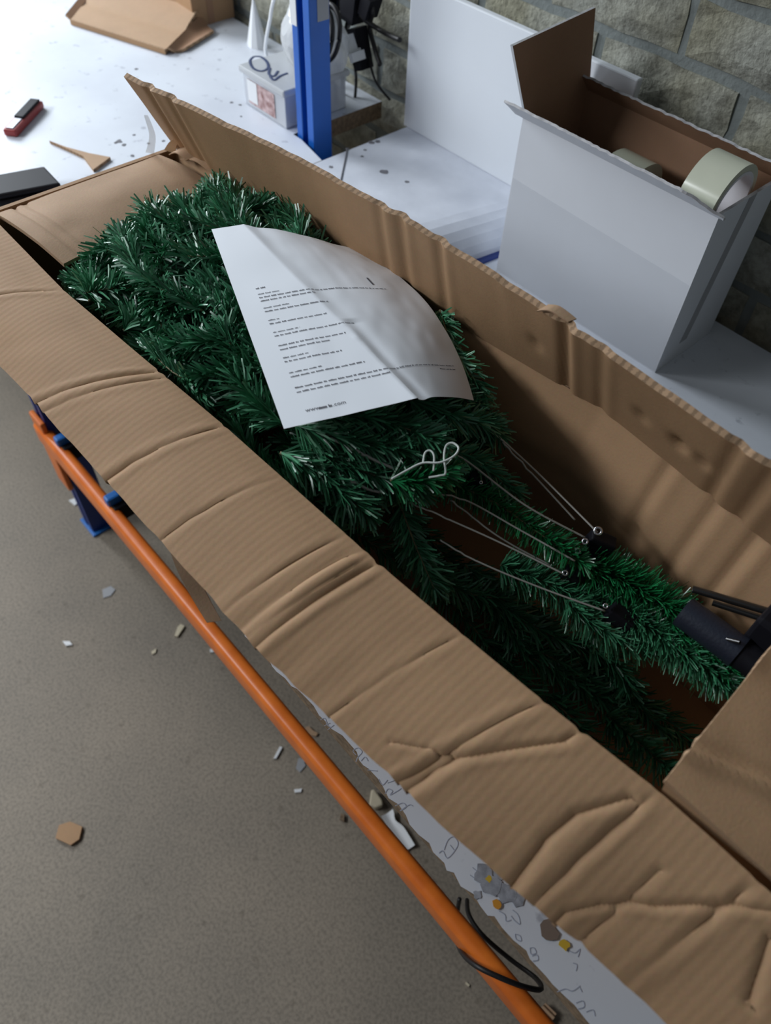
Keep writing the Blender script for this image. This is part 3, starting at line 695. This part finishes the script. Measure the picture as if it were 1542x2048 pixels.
# single branches that read clearly in the middle of the box
def tw(pix, **k): return twig([at(x, y, d) for x, y, d in pix], **k)
tw([(800, 1010, .555), (830, 1090, .565), (868, 1178, .570)], n=330, L=.024, ang=42, flat=.6)
tw([(560, 905, .50), (640, 950, .515), (735, 1030, .535)], n=420, L=.026, ang=45)
tw([(590, 850, .475), (700, 880, .49), (820, 905, .50)], n=500, L=.026, ang=50)
tw([(650, 830, .475), (760, 840, .48), (880, 885, .49)], n=520, L=.025, ang=50, flat=.4)
tw([(620, 900, .50), (720, 940, .515), (850, 985, .53)], n=480, L=.025, ang=52)
tw([(780, 960, .51), (840, 960, .51), (905, 935, .505)], n=380, L=.022, ang=55, m='needle_bright')
tw([(820, 800, .485), (900, 830, .50), (985, 850, .52)], n=420, L=.024, ang=50)
tw([(860, 750, .49), (930, 800, .51), (1000, 870, .535)], n=420, L=.023, ang=50)
tw([(900, 900, .52), (960, 930, .535), (1030, 985, .55)], n=300, L=.022, ang=50)
tw([(880, 620, .485), (910, 700, .49), (965, 790, .51)], n=360, L=.022, ang=50)
tw([(840, 1120, .62), (920, 1180, .63), (1010, 1200, .63)], n=300, L=.024)
tw([(930, 1130, .63), (990, 1215, .64), (1040, 1290, .65)], n=330, L=.024)
tw([(1000, 1210, .63), (1080, 1260, .64), (1180, 1300, .645)], n=360, L=.024)
tw([(1040, 1300, .66), (1140, 1360, .66), (1240, 1420, .66)], n=330, L=.024)
tw([(1210, 1430, .65), (1270, 1480, .64), (1345, 1545, .625)], n=300, L=.022)
tw([(1180, 1290, .635), (1230, 1330, .64), (1260, 1380, .645)], n=260, L=.022)
for k in range(9):
    x = R2.uniform(-.36, -.02); f, b = ywall(x); y = f+R2.uniform(.06, .16); z = BZ+R2.uniform(.02, .04); a = R2.uniform(-.5, .5)
    d = Vector((math.cos(a), math.sin(a)*.6, 0))*.06; twig([Vector((x, y, z))-d, Vector((x, y, z+.008)), Vector((x, y, z))+d], n=280, L=.023)
# bushy sleeve of needles around the folded centre pole
tw([(880, 960, .545), (980, 1000, .55), (1090, 1075, .555), (1170, 1130, .56)], n=1100, L=.020, wd=.0013, ang=70, flat=0, m='needle_bright')
tw([(1170, 1130, .575), (1260, 1170, .575), (1370, 1240, .575)], n=1900, L=.027, wd=.0011, ang=72, flat=0, m='needle_bright')
tw([(1000, 1130, .59), (1100, 1170, .59), (1230, 1220, .59)], n=1100, L=.024, wd=.0012, ang=66, flat=0)
tw([(1250, 1220, .585), (1330, 1280, .585), (1460, 1370, .585)], n=1500, L=.023, wd=.0011, ang=66, flat=0)
tw([(1330, 1240, .575), (1390, 1290, .58), (1470, 1345, .58)], n=700, L=.022, wd=.0013, ang=50, flat=0, m='needle_bright')
tw([(1130, 1200, .59), (1190, 1250, .595), (1290, 1300, .60)], n=600, L=.022, wd=.0013, ang=60, flat=0)
# hinged branch wires running to the hubs
WR = [([(975, 852, .515), (1010, 885, .525), (1085, 955, .535), (1195, 1065, .54)], 0), ([(1005, 885, .525), (1090, 975, .54), (1150, 1040, .55)], 0),
      ([(880, 898, .505), (930, 920, .515), (1050, 1010, .53), (1170, 1075, .545)], 0), ([(855, 985, .525), (930, 1000, .535), (1040, 1060, .545), (1150, 1122, .55)], 0),
      ([(820, 1005, .535), (900, 1040, .545), (1000, 1085, .553), (1128, 1148, .56)], 0), ([(880, 1080, .56), (960, 1125, .565), (1080, 1175, .57), (1210, 1222, .572)], 0),
      ([(700, 895, .488), (760, 925, .50), (810, 945, .508)], 1), ([(700, 958, .51), (735, 978, .52), (765, 985, .525)], 1), ([(645, 870, .485), (680, 885, .488), (720, 905, .49)], 1),
      ([(900, 1000, .54), (1000, 1075, .56), (1100, 1130, .565)], 0), ([(1095, 870, .54), (1120, 960, .56)], 0)]
for pts, thick in WR[:-1]:
    P = [at(*p) for p in pts]; path = smooth_path(P, 10)
    if True:
        for k in range(len(path)//3): path[k] += Vector((0, R2.uniform(-.0007, .0007), R2.uniform(-.0007, .0007)))
    vs, fs = tube_data(path, .0009 if not thick else .0015, 6); mesh('branch_wire', vs, fs, 'wire', tr, True)
# hinge brackets with rivets
def bracket(px, py, d, s, rz):
    c = at(px, py, d); bm = box_bm(-s, s, -s*.55, s*.55, -s*.7, s*.7, .0015)
    bmesh.ops.transform(bm, matrix=Matrix.Translation(c) @ Matrix.Rotation(rz, 4, 'Z') @ Matrix.Rotation(.3, 4, 'Y'), verts=bm.verts)
    return bmobj('hinge_bracket', bm, 'black', tr)
def rivet(px, py, d, r, parent):
    c = at(px, py, d); n = (Vector((0, 0, CZ))-c).normalized(); a = n.orthogonal().normalized(); b = n.cross(a); vs, fs = [], []
    K = 14
    for k in range(K):
        g = 2*math.pi*k/K
        for rr, h in ((r, 0), (r, .0015), (r*.55, .002), (r*.5, .0005)): vs.append(c+(a*math.cos(g)+b*math.sin(g))*rr+n*h)
    for k in range(K):
        for q in range(3): fs.append((4*k+q, 4*((k+1) % K)+q, 4*((k+1) % K)+q+1, 4*k+q+1))
    o = mesh('rivet', vs, fs, 'rivet', None, True); o.parent = parent
b1 = bracket(1200, 1085, .552, .012, .6); rivet(1196, 1062, .538, .0042, b1); rivet(1170, 1083, .545, .003, b1)
b2 = bracket(1175, 1118, .565, .010, .5); rivet(1155, 1102, .552, .003, b2)
b3 = bracket(1145, 1150, .572, .009, .5); rivet(1130, 1146, .560, .0028, b3)
b4 = bracket(1240, 1235, .580, .012, .3); rivet(1211, 1212, .566, .0025, b4)
b5 = bracket(955, 965, .545, .010, .5); rivet(962, 965, .532, .0018, b5)
# pole sleeve, collar and stand rods at the near end
def cyl(name, p, q, r, m, parent, seg=28, hollow=None):
    vs, fs = tube_data([p, q], r, seg); o = mesh(name, vs, fs, m, parent, False)
    bm = bmesh.new(); bm.from_mesh(o.data); bmesh.ops.recalc_face_normals(bm, faces=bm.faces)
    for f in bm.faces: f.smooth = len(f.verts) == 4
    for e in bm.edges:
        if e.calc_face_angle(0) > .8: e.smooth = False
    bm.to_mesh(o.data); bm.free(); return o
pa, pb = at(1390, 1240, .556), at(1472, 1300, .556); dv = (pb-pa).normalized()
pl = cyl('pole_sleeve', pa-dv*.012, pb, .0140, 'navy', tr)
o = cyl('collar', pb-dv*.002, pb+dv*.003, .0148, 'navy', None); o.parent = pl
cyl('pole', pb, pb+dv*.045, .013, 'black', tr)
cyl('stand_rod', at(1385, 1178, .545), at(1620, 1248, .537), .0032, 'gloss', tr, 12)
cyl('stand_rod', at(1425, 1205, .556), at(1620, 1268, .544), .0028, 'gloss', tr, 12)
cyl('stand_rod', at(1440, 1275, .548), at(1480, 1285, .538), .0016, 'gloss', tr, 10)
bmobj('stand_foot', box_bm(-.022, .030, .437, .474, CZ-.560, CZ-.520, .004), 'black', tr)
cyl('stand_rod', at(1370, 1165, .60), at(1540, 1262, .585), .010, 'black', tr, 16)
# white string tied on a branch
sg = tube('white_string', [at(783, 958, .478), at(815, 940, .474), at(845, 926, .470), at(880, 925, .468), at(908, 912, .467), at(917, 896, .467), at(905, 886, .467), at(892, 892, .468), at(888, 915, .470), at(891, 946, .476), at(880, 951, .478), at(858, 955, .482)], .0009, 'string', n=7)
tag(sg, 'white string loop tied around a tree branch below the paper', 'string')
tube('loop', [at(846, 926, .470), at(850, 906, .468), at(860, 901, .467), at(868, 912, .468), at(867, 942, .474)], .0008, 'string', sg)

# ------------------------------------------------------------------ instruction sheet
pp = empty('paper_sheet', tuple(at(640, 680, .453)), 'creased white printed paper sheet lying on the green tree', 'paper')
def paperW(u, v):
    k = .17+.38*v; return paperS(k*u/.4 if u <= .4 else k+(1-k)*(u-.4)/.6, v)
sheet('sheet', paperW, 80, 90, .0003, ['paper', 'paper'], pp)
def pnorm(u, v):
    e = .004; a = paperS(u+e, v)-paperS(u-e, v); b = paperS(u, v+e)-paperS(u, v-e); n = a.cross(b).normalized(); return n if n.z > 0 else -n
def print_line(name, v0, u0, u1, h, seed, v1=None, m='ink'):
    """a row of tiny word shapes printed on the sheet"""
    r = random.Random(seed); vs, fs = [], []; u = u0; v1 = v0 if v1 is None else v1
    while u < u1:
        wl_ = min(r.uniform(.012, .040), u1-u); n = max(1, int(wl_/.0045))
        for k in range(n):
            a, b = u+wl_*k/n, u+wl_*(k+.78)/n; hh = h*r.choice((.7, .7, 1.0))
            vv = v0+(v1-v0)*(u-u0)/max(1e-6, u1-u0)
            o = len(vs)
            for (q, w_) in ((a, vv), (b, vv), (b, vv-hh), (a, vv-hh)): vs.append(paperS(q, w_)+pnorm(q, w_)*.0006)
            fs.append((o, o+1, o+2, o+3))
        u += wl_+.006
    ob = mesh(name, vs, fs, m, pp); ob['kind'] = 'stuff'; return ob
ROWS = [(.375, .10, .15, .007), (.405, .10, .20, .0045), (.424, .10, .80, .0055), (.442, .10, .36, .0055), (.478, .10, .22, .0045), (.496, .10, .40, .0055), (.540, .10, .15, .0045), (.558, .10, .36, .0055),
        (.600, .10, .22, .0045), (.618, .10, .47, .0055), (.665, .10, .40, .0055), (.684, .10, .32, .0055), (.722, .10, .21, .0045), (.740, .10, .35, .0055), (.790, .10, .24, .0045), (.808, .10, .42, .0055),
        (.856, .10, .80, .0055), (.875, .10, .50, .0055)]
for k, (v, a, b, h) in enumerate(ROWS): print_line('text_line', v, a, b, h, 100+k)
print_line('text_line', .855, .80, .93, .0045, 301); print_line('text_line', .872, .82, .93, .0045, 302)
def print_text(txt, u0, v0, size):
    """real letters printed on the sheet"""
    cu = bpy.data.curves.new('lettering', 'FONT'); cu.body = txt; cu.size = 1; cu.resolution_u = 2
    o = bpy.data.objects.new('tmp', cu); C.objects.link(o); dg = bpy.context.evaluated_depsgraph_get(); me = bpy.data.meshes.new_from_object(o.evaluated_get(dg))
    bpy.data.objects.remove(o)
    for v in me.vertices:
        u, w_ = u0+v.co.x*size, v0-v.co.y*size*.72; v.co = paperS(u, w_)+pnorm(u, w_)*.0006
    me.materials.append(M['ink']); return link('web_address', me, pp)
print_text('www.', .105, .957, .028); print_line('text_line', .957, .160, .215, .011, 77); print_text('.com', .217, .957, .028)
mesh('text_line', [paperS(u, v)+pnorm(u, v)*.0006 for u, v in ((.735, .345), (.748, .345), (.748, .395), (.735, .395))], [(0, 1, 2, 3)], 'ink', pp)

# ------------------------------------------------------------------ things on the far worktop
kn = empty('box_cutter', tuple(at(45, 235, .655)), 'red and black box cutter lying on the far worktop', 'knife')
ka, kb = at(18, 262, .645), at(74, 202, .645); kd = (kb-ka).normalized(); ks = Vector((-kd.y, kd.x, 0))
def slab2(name, p, q, hw, z0, z1, m, parent, bev=.002, off=0.0):
    d = (q-p).normalized(); s = Vector((-d.y, d.x, 0)); c = [p+s*(off-hw), q+s*(off-hw), q+s*(off+hw), p+s*(off+hw)]
    return prism(name, [(v.x, v.y) for v in c], z0, z1, [m], parent, bev=bev)
slab2('handle', ka, kb, .0115, SZ, SZ+.012, 'red', kn, .003)
slab2('grip', ka+kd*.04, kb-kd*.004, .0085, SZ+.012, SZ+.016, 'black', kn, .0015, .0)
slab2('blade', ka+kd*.004, ka+kd*.05, .006, SZ+.012, SZ+.0135, 'steel', kn, .0004, .0)
sc = prism('cardboard_scrap', [tuple(at(x, y, .655))[:2] for x, y in ((100, 287), (135, 300), (180, 312), (222, 320), (188, 345), (168, 318), (140, 305))], SZ, SZ+.005, ['kraft_pale', 'edge'], None, 0, 1)
tag(sc, 'torn triangular brown cardboard scrap behind the long box end', 'cardboard scrap')
bc = empty('black_case', tuple(at(40, 380, .655)), 'black plastic case at the left edge beside the long box', 'case')
q0, q1, q2 = at(-40, 362, .635), at(92, 338, .635), at(126, 374, .635); q3 = q2+(q0-q1)
prism('case_body', [(q.x, q.y) for q in (q0, q1, q2, q3)], SZ, SZ+.017, ['black'], bc, bev=.004)
prism('case_lid', [((q.x*.97+.03*(q0.x+q2.x)/2), (q.y*.97+.03*(q0.y+q2.y)/2)) for q in (q0, q1, q2, q3)], SZ+.018, SZ+.026, ['black'], bc, bev=.003)
# folded cardboard tray at the top left
ct = empty('cardboard_tray', tuple(at(280, 60, .655)), 'flattened brown cardboard tray on the far worktop at the top left', 'cardboard tray')
t0, t1, t2, t3 = at(142, 38, .645), at(332, 98, .645), at(400, 30, .635), at(195, -28, .635)
def trS(u, v):
    p = t0.lerp(t1, u).lerp(t3.lerp(t2, u), v); p.z += .012*gauss(v-1, .35)-.004*gauss(v-.5, .1); return p
sheet('panel', trS, 12, 14, .006, ['kraft_pale', 'edge'], ct)
def trS2(u, v): p = t0.lerp(t1, u); return Vector((p.x, p.y, SZ+.001+(p.z-SZ-.001)*v))
sheet('front_lip', trS2, 6, 2, .004, ['kraft', 'edge'], ct, flip=True)
r0, r1, r2_, r3 = at(334, 98, .645), at(400, 32, .640), at(428, 66, .652), at(372, 101, .652)
def trS3(u, v): p = r0.lerp(r1, u).lerp(r3.lerp(r2_, u), v); p.z += -.006*math.sin(math.pi*v); return p
sheet('end_lip', trS3, 8, 6, .005, ['kraft_brown', 'edge'], ct)
def trS4(u, v): p = t0.lerp(t3, u); return p+Vector((-.012, -.004, .006))*v
sheet('side_lip', trS4, 6, 2, .004, ['kraft_brown', 'edge'], ct)
bx2 = empty('small_carton', tuple(at(420, 20, .655)), 'small brown carton against the wall at the top edge', 'carton')
s0 = at(380, 10, .655); s1 = at(455, 45, .655)
bmobj('carton_body', box_bm(s0.x-.09, s0.x+.11, .890, .990, SZ, SZ+.10, .001), 'kraft', bx2)
bmobj('tape_strip', box_bm(s0.x+.108, s0.x+.1108, .925, .94, SZ, SZ+.10), 'kraft_brown', bx2)
cn = empty('paper_cone', tuple(at(513, 60, .655)), 'white crumpled paper cone standing behind the plastic tub', 'paper')
cb = at(513, 75, .64); vs = [cb+Vector((0, 0, .075))]; fs = []
for k in range(9):
    g = 2*math.pi*k/9; vs.append(Vector((cb.x+.022*math.cos(g)*(1+.25*(k % 2)), cb.y+.018*math.sin(g), SZ)))
for k in range(9): fs.append((0, 1+k, 1+(k+1) % 9))
fs.append(tuple(range(9, 0, -1))); mesh('cone', vs, fs, 'white', cn)
# clear tub with marker writing on its lid
tbx = empty('plastic_tub', tuple(at(560, 200, .655)), 'clear plastic tub with white lid and marker letters behind the blue post', 'plastic tub')
ox, oy = -1.215, .790; TX, TY, TH = .135, .12, .062
def wallbox(name, x0, x1, y0, y1, z0, z1, t, m, parent):
    bm = bmesh.new()
    for a in (box_bm(x0, x1, y0, y0+t, z0, z1), box_bm(x0, x1, y1-t, y1, z0, z1), box_bm(x0, x0+t, y0, y1, z0, z1), box_bm(x1-t, x1, y0, y1, z0, z1), box_bm(x0, x1, y0, y1, z0, z0+t)):
        me = bpy.data.meshes.new('t'); a.to_mesh(me); a.free(); bm.from_mesh(me); bpy.data.meshes.remove(me)
    return bmobj(name, bm, m, parent)
bx0, bx1, by0, by1 = -1.225, -1.105, .782, .915
wallbox('tub_body', bx0, bx1, by0, by1, SZ+.001, SZ+.055, .0015, 'clearbox', tbx)
lid = bmobj('lid', box_bm(bx0-.006, bx1+.006, by0-.006, by1+.006, SZ+.055, SZ+.066, .003), 'film', tbx)
bmobj('folded_cloth', box_bm(bx0+.03, bx1-.004, by0+.012, by1-.01, SZ+.003, SZ+.046, .01, 3), 'cloth', tbx)
bmobj('label', box_bm(bx0+.012, bx1-.030, by0-.0012, by0-.0002, SZ+.008, SZ+.048), 'labelred', tbx)
bmobj('label', box_bm(bx0+.012, bx0+.040, by0-.0018, by0-.0013, SZ+.012, SZ+.048), 'white', tbx)
def lidstroke(pts):
    path = smooth_path([Vector((x_, y_, SZ+.0665)) for x_, y_ in pts], 6); vs, fs = tube_data(path, .0028, 5); vs = [Vector((v.x, v.y, SZ+.0665+(v.z-SZ-.0665)*.2)) for v in vs]
    o = mesh('marker_letter', vs, fs, 'inkblue', None); o.parent = lid
def lp(x, y): p = at(x, y, .655-.0665); return (p.x, p.y)
lidstroke([lp(*p) for p in ((508, 113), (500, 122), (506, 136), (522, 142), (536, 136), (534, 124), (522, 114), (508, 113))])
lidstroke([lp(*p) for p in ((540, 136), (538, 148), (548, 152), (556, 142))])
lidstroke([lp(*p) for p in ((540, 152), (548, 160), (560, 152), (575, 146))])
# loose plastic bag heaped on the tub
bag = empty('plastic_bag', tuple(at(600, 60, .58)), 'crumpled clear plastic bag slumped behind the blue post', 'bag')
def bagm():
    bm = bmesh.new(); bmesh.ops.create_icosphere(bm, subdivisions=4, radius=1)
    for v in bm.verts:
        n = vnoise(v.co.x*2.2+5, v.co.y*2.2+v.co.z*1.7, 51)*.5+vnoise(v.co.x*5, v.co.z*5+v.co.y*3, 52)*.25
        v.co *= 1+n*.35; v.co = Vector((v.co.x*.075-1.155, v.co.y*.045+.888, max(SZ+.0675, v.co.z*.06+SZ+.10)))
    return bm
bmobj('bag_body', bagm(), 'film', bag)
coil = empty('cable_coil', (-1.10, .86, SZ+.13), 'coiled black cable hanging behind the blue post', 'cable')
for k in range(3):
    pts = [Vector((-1.105+.032*math.cos(a)+.004*k, .845+.012*k+.01*math.sin(a), CZ-.52+.040*math.sin(a))) for a in [i*2*math.pi/14 for i in range(15)]]
    tube('coil_turn', pts, .004, 'blacksoft', coil, 3)
cg = empty('hanging_cables', (-0.98, .93, SZ), 'black cables and plugs hanging beside the blue post by the wall', 'cables')
def py_(x, y, Y):
    r = _M @ np.array([(x-PX)/F, (y-PY)/F, 1.0]); r = r*(Y/r[1]); return Vector((r[0], r[1], CZ+r[2]))
for pts, r in [([(678, -30), (672, 40), (660, 110), (655, 180), (653, 222)], .0045), ([(700, 20), (690, 60), (682, 110), (684, 170), (676, 222)], .0025), ([(712, 60), (708, 110), (712, 160), (708, 220)], .0028),
               ([(690, -20), (720, 30), (760, 60), (800, 80)], .004), ([(730, -20), (745, 20), (740, 60), (760, 130)], .004), ([(680, 10), (700, 40), (690, 60), (670, 90)], .004), ([(640, 0), (655, 20), (650, 60), (630, 50)], .004), ([(735, 100), (750, 160), (780, 200)], .0022)]:
    tube('cable', [py_(x, y, .965-.02*(k % 2)) for k, (x, y) in enumerate(pts)], r, 'blacksoft', cg)
def plug(name, a, b, Y, hw, m):
    p, q = py_(*a, Y), py_(*b, Y); d = (q-p).normalized(); s = Vector((0, 1, 0)).cross(d).normalized(); vs = []
    for yy in (-.014, .014):
        for c in (p-s*hw, q-s*hw*.8, q+s*hw*.8, p+s*hw): vs.append(c+Vector((0, yy, 0)))
    return mesh(name, vs, [(3, 2, 1, 0), (4, 5, 6, 7), (0, 1, 5, 4), (1, 2, 6, 5), (2, 3, 7, 6), (3, 0, 4, 7)], m, cg)
plug('plug', (708, -25), (704, 40), .945, .020, 'black'); plug('plug', (655, -20), (650, 45), .94, .016, 'black'); plug('power_adapter', (712, 55), (728, 138), .95, .013, 'black'); plug('plug', (745, -10), (735, 30), .95, .012, 'black')
plug('cable_tag', (696, 70), (708, 108), .928, .005, 'white'); plug('cable_tag', (712, 104), (717, 122), .926, .005, 'white')
wc = tube('white_cable', [py_(x, y, .90) for x, y in ((556, -25), (545, 10), (540, 40), (534, 70), (531, 100), (536, 120))], .0032, 'white'); tag(wc, 'thin white cable hanging in front of the paper cone', 'cable')

# ------------------------------------------------------------------ floor debris and loose cable
bk = tube('black_cable', [at(919, 1798, 1.26), at(914, 1830, 1.30), at(912, 1870, 1.24), at(922, 1902, 1.15), at(950, 1930, 1.105), at(1000, 1955, 1.095), at(1050, 1974, 1.105), at(1082, 1978, 1.13), at(1070, 1955, 1.18), at(1020, 1918, 1.20), at(965, 1870, 1.20), at(938, 1830, 1.22), at(934, 1800, 1.26)], .0034, 'blacksoft', n=10)
tag(bk, 'black cable looped over the orange beam near the bottom edge', 'cable')
def debris(name, pix, h, m, label, cat, d=1.45, lift=0.0, em=None):
    pts = [at(x, y, d) for x, y in pix]; o = prism(name, [(p.x, p.y) for p in pts], CZ-d+lift+.0002, CZ-d+lift+h, [m], None)
    tag(o, label, cat); return o
debris('cardboard_piece', [(120, 1652), (142, 1645), (166, 1655), (160, 1680), (143, 1692), (113, 1678)], .006, 'kraft', 'small square cardboard piece lying on the open floor', 'cardboard scrap')
debris('paper_scrap', [(126, 1284), (140, 1284), (146, 1291), (133, 1293)], .004, 'white', 'leftmost tiny white scrap on the open concrete floor', 'scrap')
debris('wood_chip', [(356, 1256), (362, 1250), (370, 1254), (356, 1275), (350, 1274)], .005, 'cream', 'pale wood chip on the floor left of the orange beam middle', 'scrap')
debris('wood_chip', [(560, 1494), (565, 1496), (553, 1518), (547, 1519)], .004, 'white', 'thin white sliver on the floor beside the orange beam', 'scrap')
debris('paper_scrap', [(597, 1516), (608, 1520), (611, 1532), (600, 1545), (592, 1538)], .002, 'gray', 'grey oval paper scrap on the floor beside the orange beam', 'scrap')
debris('paper_scrap', [(588, 1580), (604, 1578), (602, 1585), (590, 1586)], .003, 'white', 'small white flake on the floor below the grey oval scrap', 'scrap')
debris('paper_scrap', [(205, 1180), (222, 1173), (231, 1180), (222, 1192), (207, 1197)], .002, 'gray', 'pale grey flake on the floor near the blue upright foot', 'scrap')
debris('paper_scrap', [(420, 1300), (428, 1298), (428, 1305), (421, 1306)], .003, 'white', 'white crumb on the floor touching the orange beam edge', 'scrap')
debris('paper_scrap', [(138, 1002), (150, 998), (160, 1005), (150, 1012)], .003, 'white', 'white flake on the floor beside the blue upright', 'scrap')
debris('paper_scrap', [(303, 1305), (313, 1298), (312, 1306), (305, 1310)], .003, 'cream', 'cream crumb on the floor between wood chip and white scrap', 'scrap')
debris('wood_chip', [(682, 1628), (689, 1632), (688, 1645), (680, 1640)], .006, 'chip', 'brown chip on the floor below the middle of the beam', 'scrap')
debris('paper_scrap', [(932, 1964), (939, 1970), (937, 1974), (931, 1968)], .003, 'cream', 'pale crumb on the floor left of the looped black cable', 'scrap')
debris('cardboard_flake', [(610, 1456), (618, 1454), (626, 1462), (636, 1468), (632, 1474), (622, 1472)], .004, 'kraft_pale', 'ragged cardboard flake on the floor behind the orange beam', 'scrap')
fc = empty('foam_chunk', tuple(at(752, 1605, 1.45)), 'cream foam chunk on the floor behind the orange beam', 'foam')
q = [at(x, y, 1.44) for x, y in ((742, 1582), (748, 1580), (764, 1602), (766, 1612), (752, 1618), (738, 1612))]; prism('chunk', [(p.x, p.y) for p in q], .0003, .018, ['cream'], fc, bev=.003)
tp = empty('torn_paper', tuple(at(800, 1665, 1.45)), 'torn white paper lying on the floor behind the orange beam', 'paper')
ta, tb_, tc_, td = at(763, 1632, 1.44), at(786, 1618, 1.44), at(830, 1690, 1.44), at(808, 1702, 1.44)
def tpS(u, v):
    p = ta.lerp(td, u).lerp(tb_.lerp(tc_, u), v); p.z = .004+.010*abs(v-.45)+.008*max(0, .2-u); p += (tb_-ta)*(-.28*gauss(v-1, .3)*gauss(u-.25, .15)); return p
sheet('paper', tpS, 12, 6, .0006, ['white', 'white'], tp)
cp = empty('corrugated_scrap', tuple(at(1110, 2020, 1.45)), 'ribbed corrugated cardboard scrap at the bottom edge under the bench', 'cardboard scrap')
ca, cb_, cc_, cd_ = at(1080, 2022, 1.40), at(1102, 2000, 1.40), at(1124, 2022, 1.40), at(1108, 2052, 1.40)
def cpS(u, v):
    p = ca.lerp(cb_, u).lerp(cd_.lerp(cc_, u), v); p.z = .0065+.004*math.sin(u*math.pi*6.5); return p
sheet('corrugated_sheet', cpS, 50, 4, .0015, ['kraft_pale', 'kraft_pale'], cp)
for o in bpy.data.objects:
    for k in ('_w', '_b'):
        if k in o: del o[k]
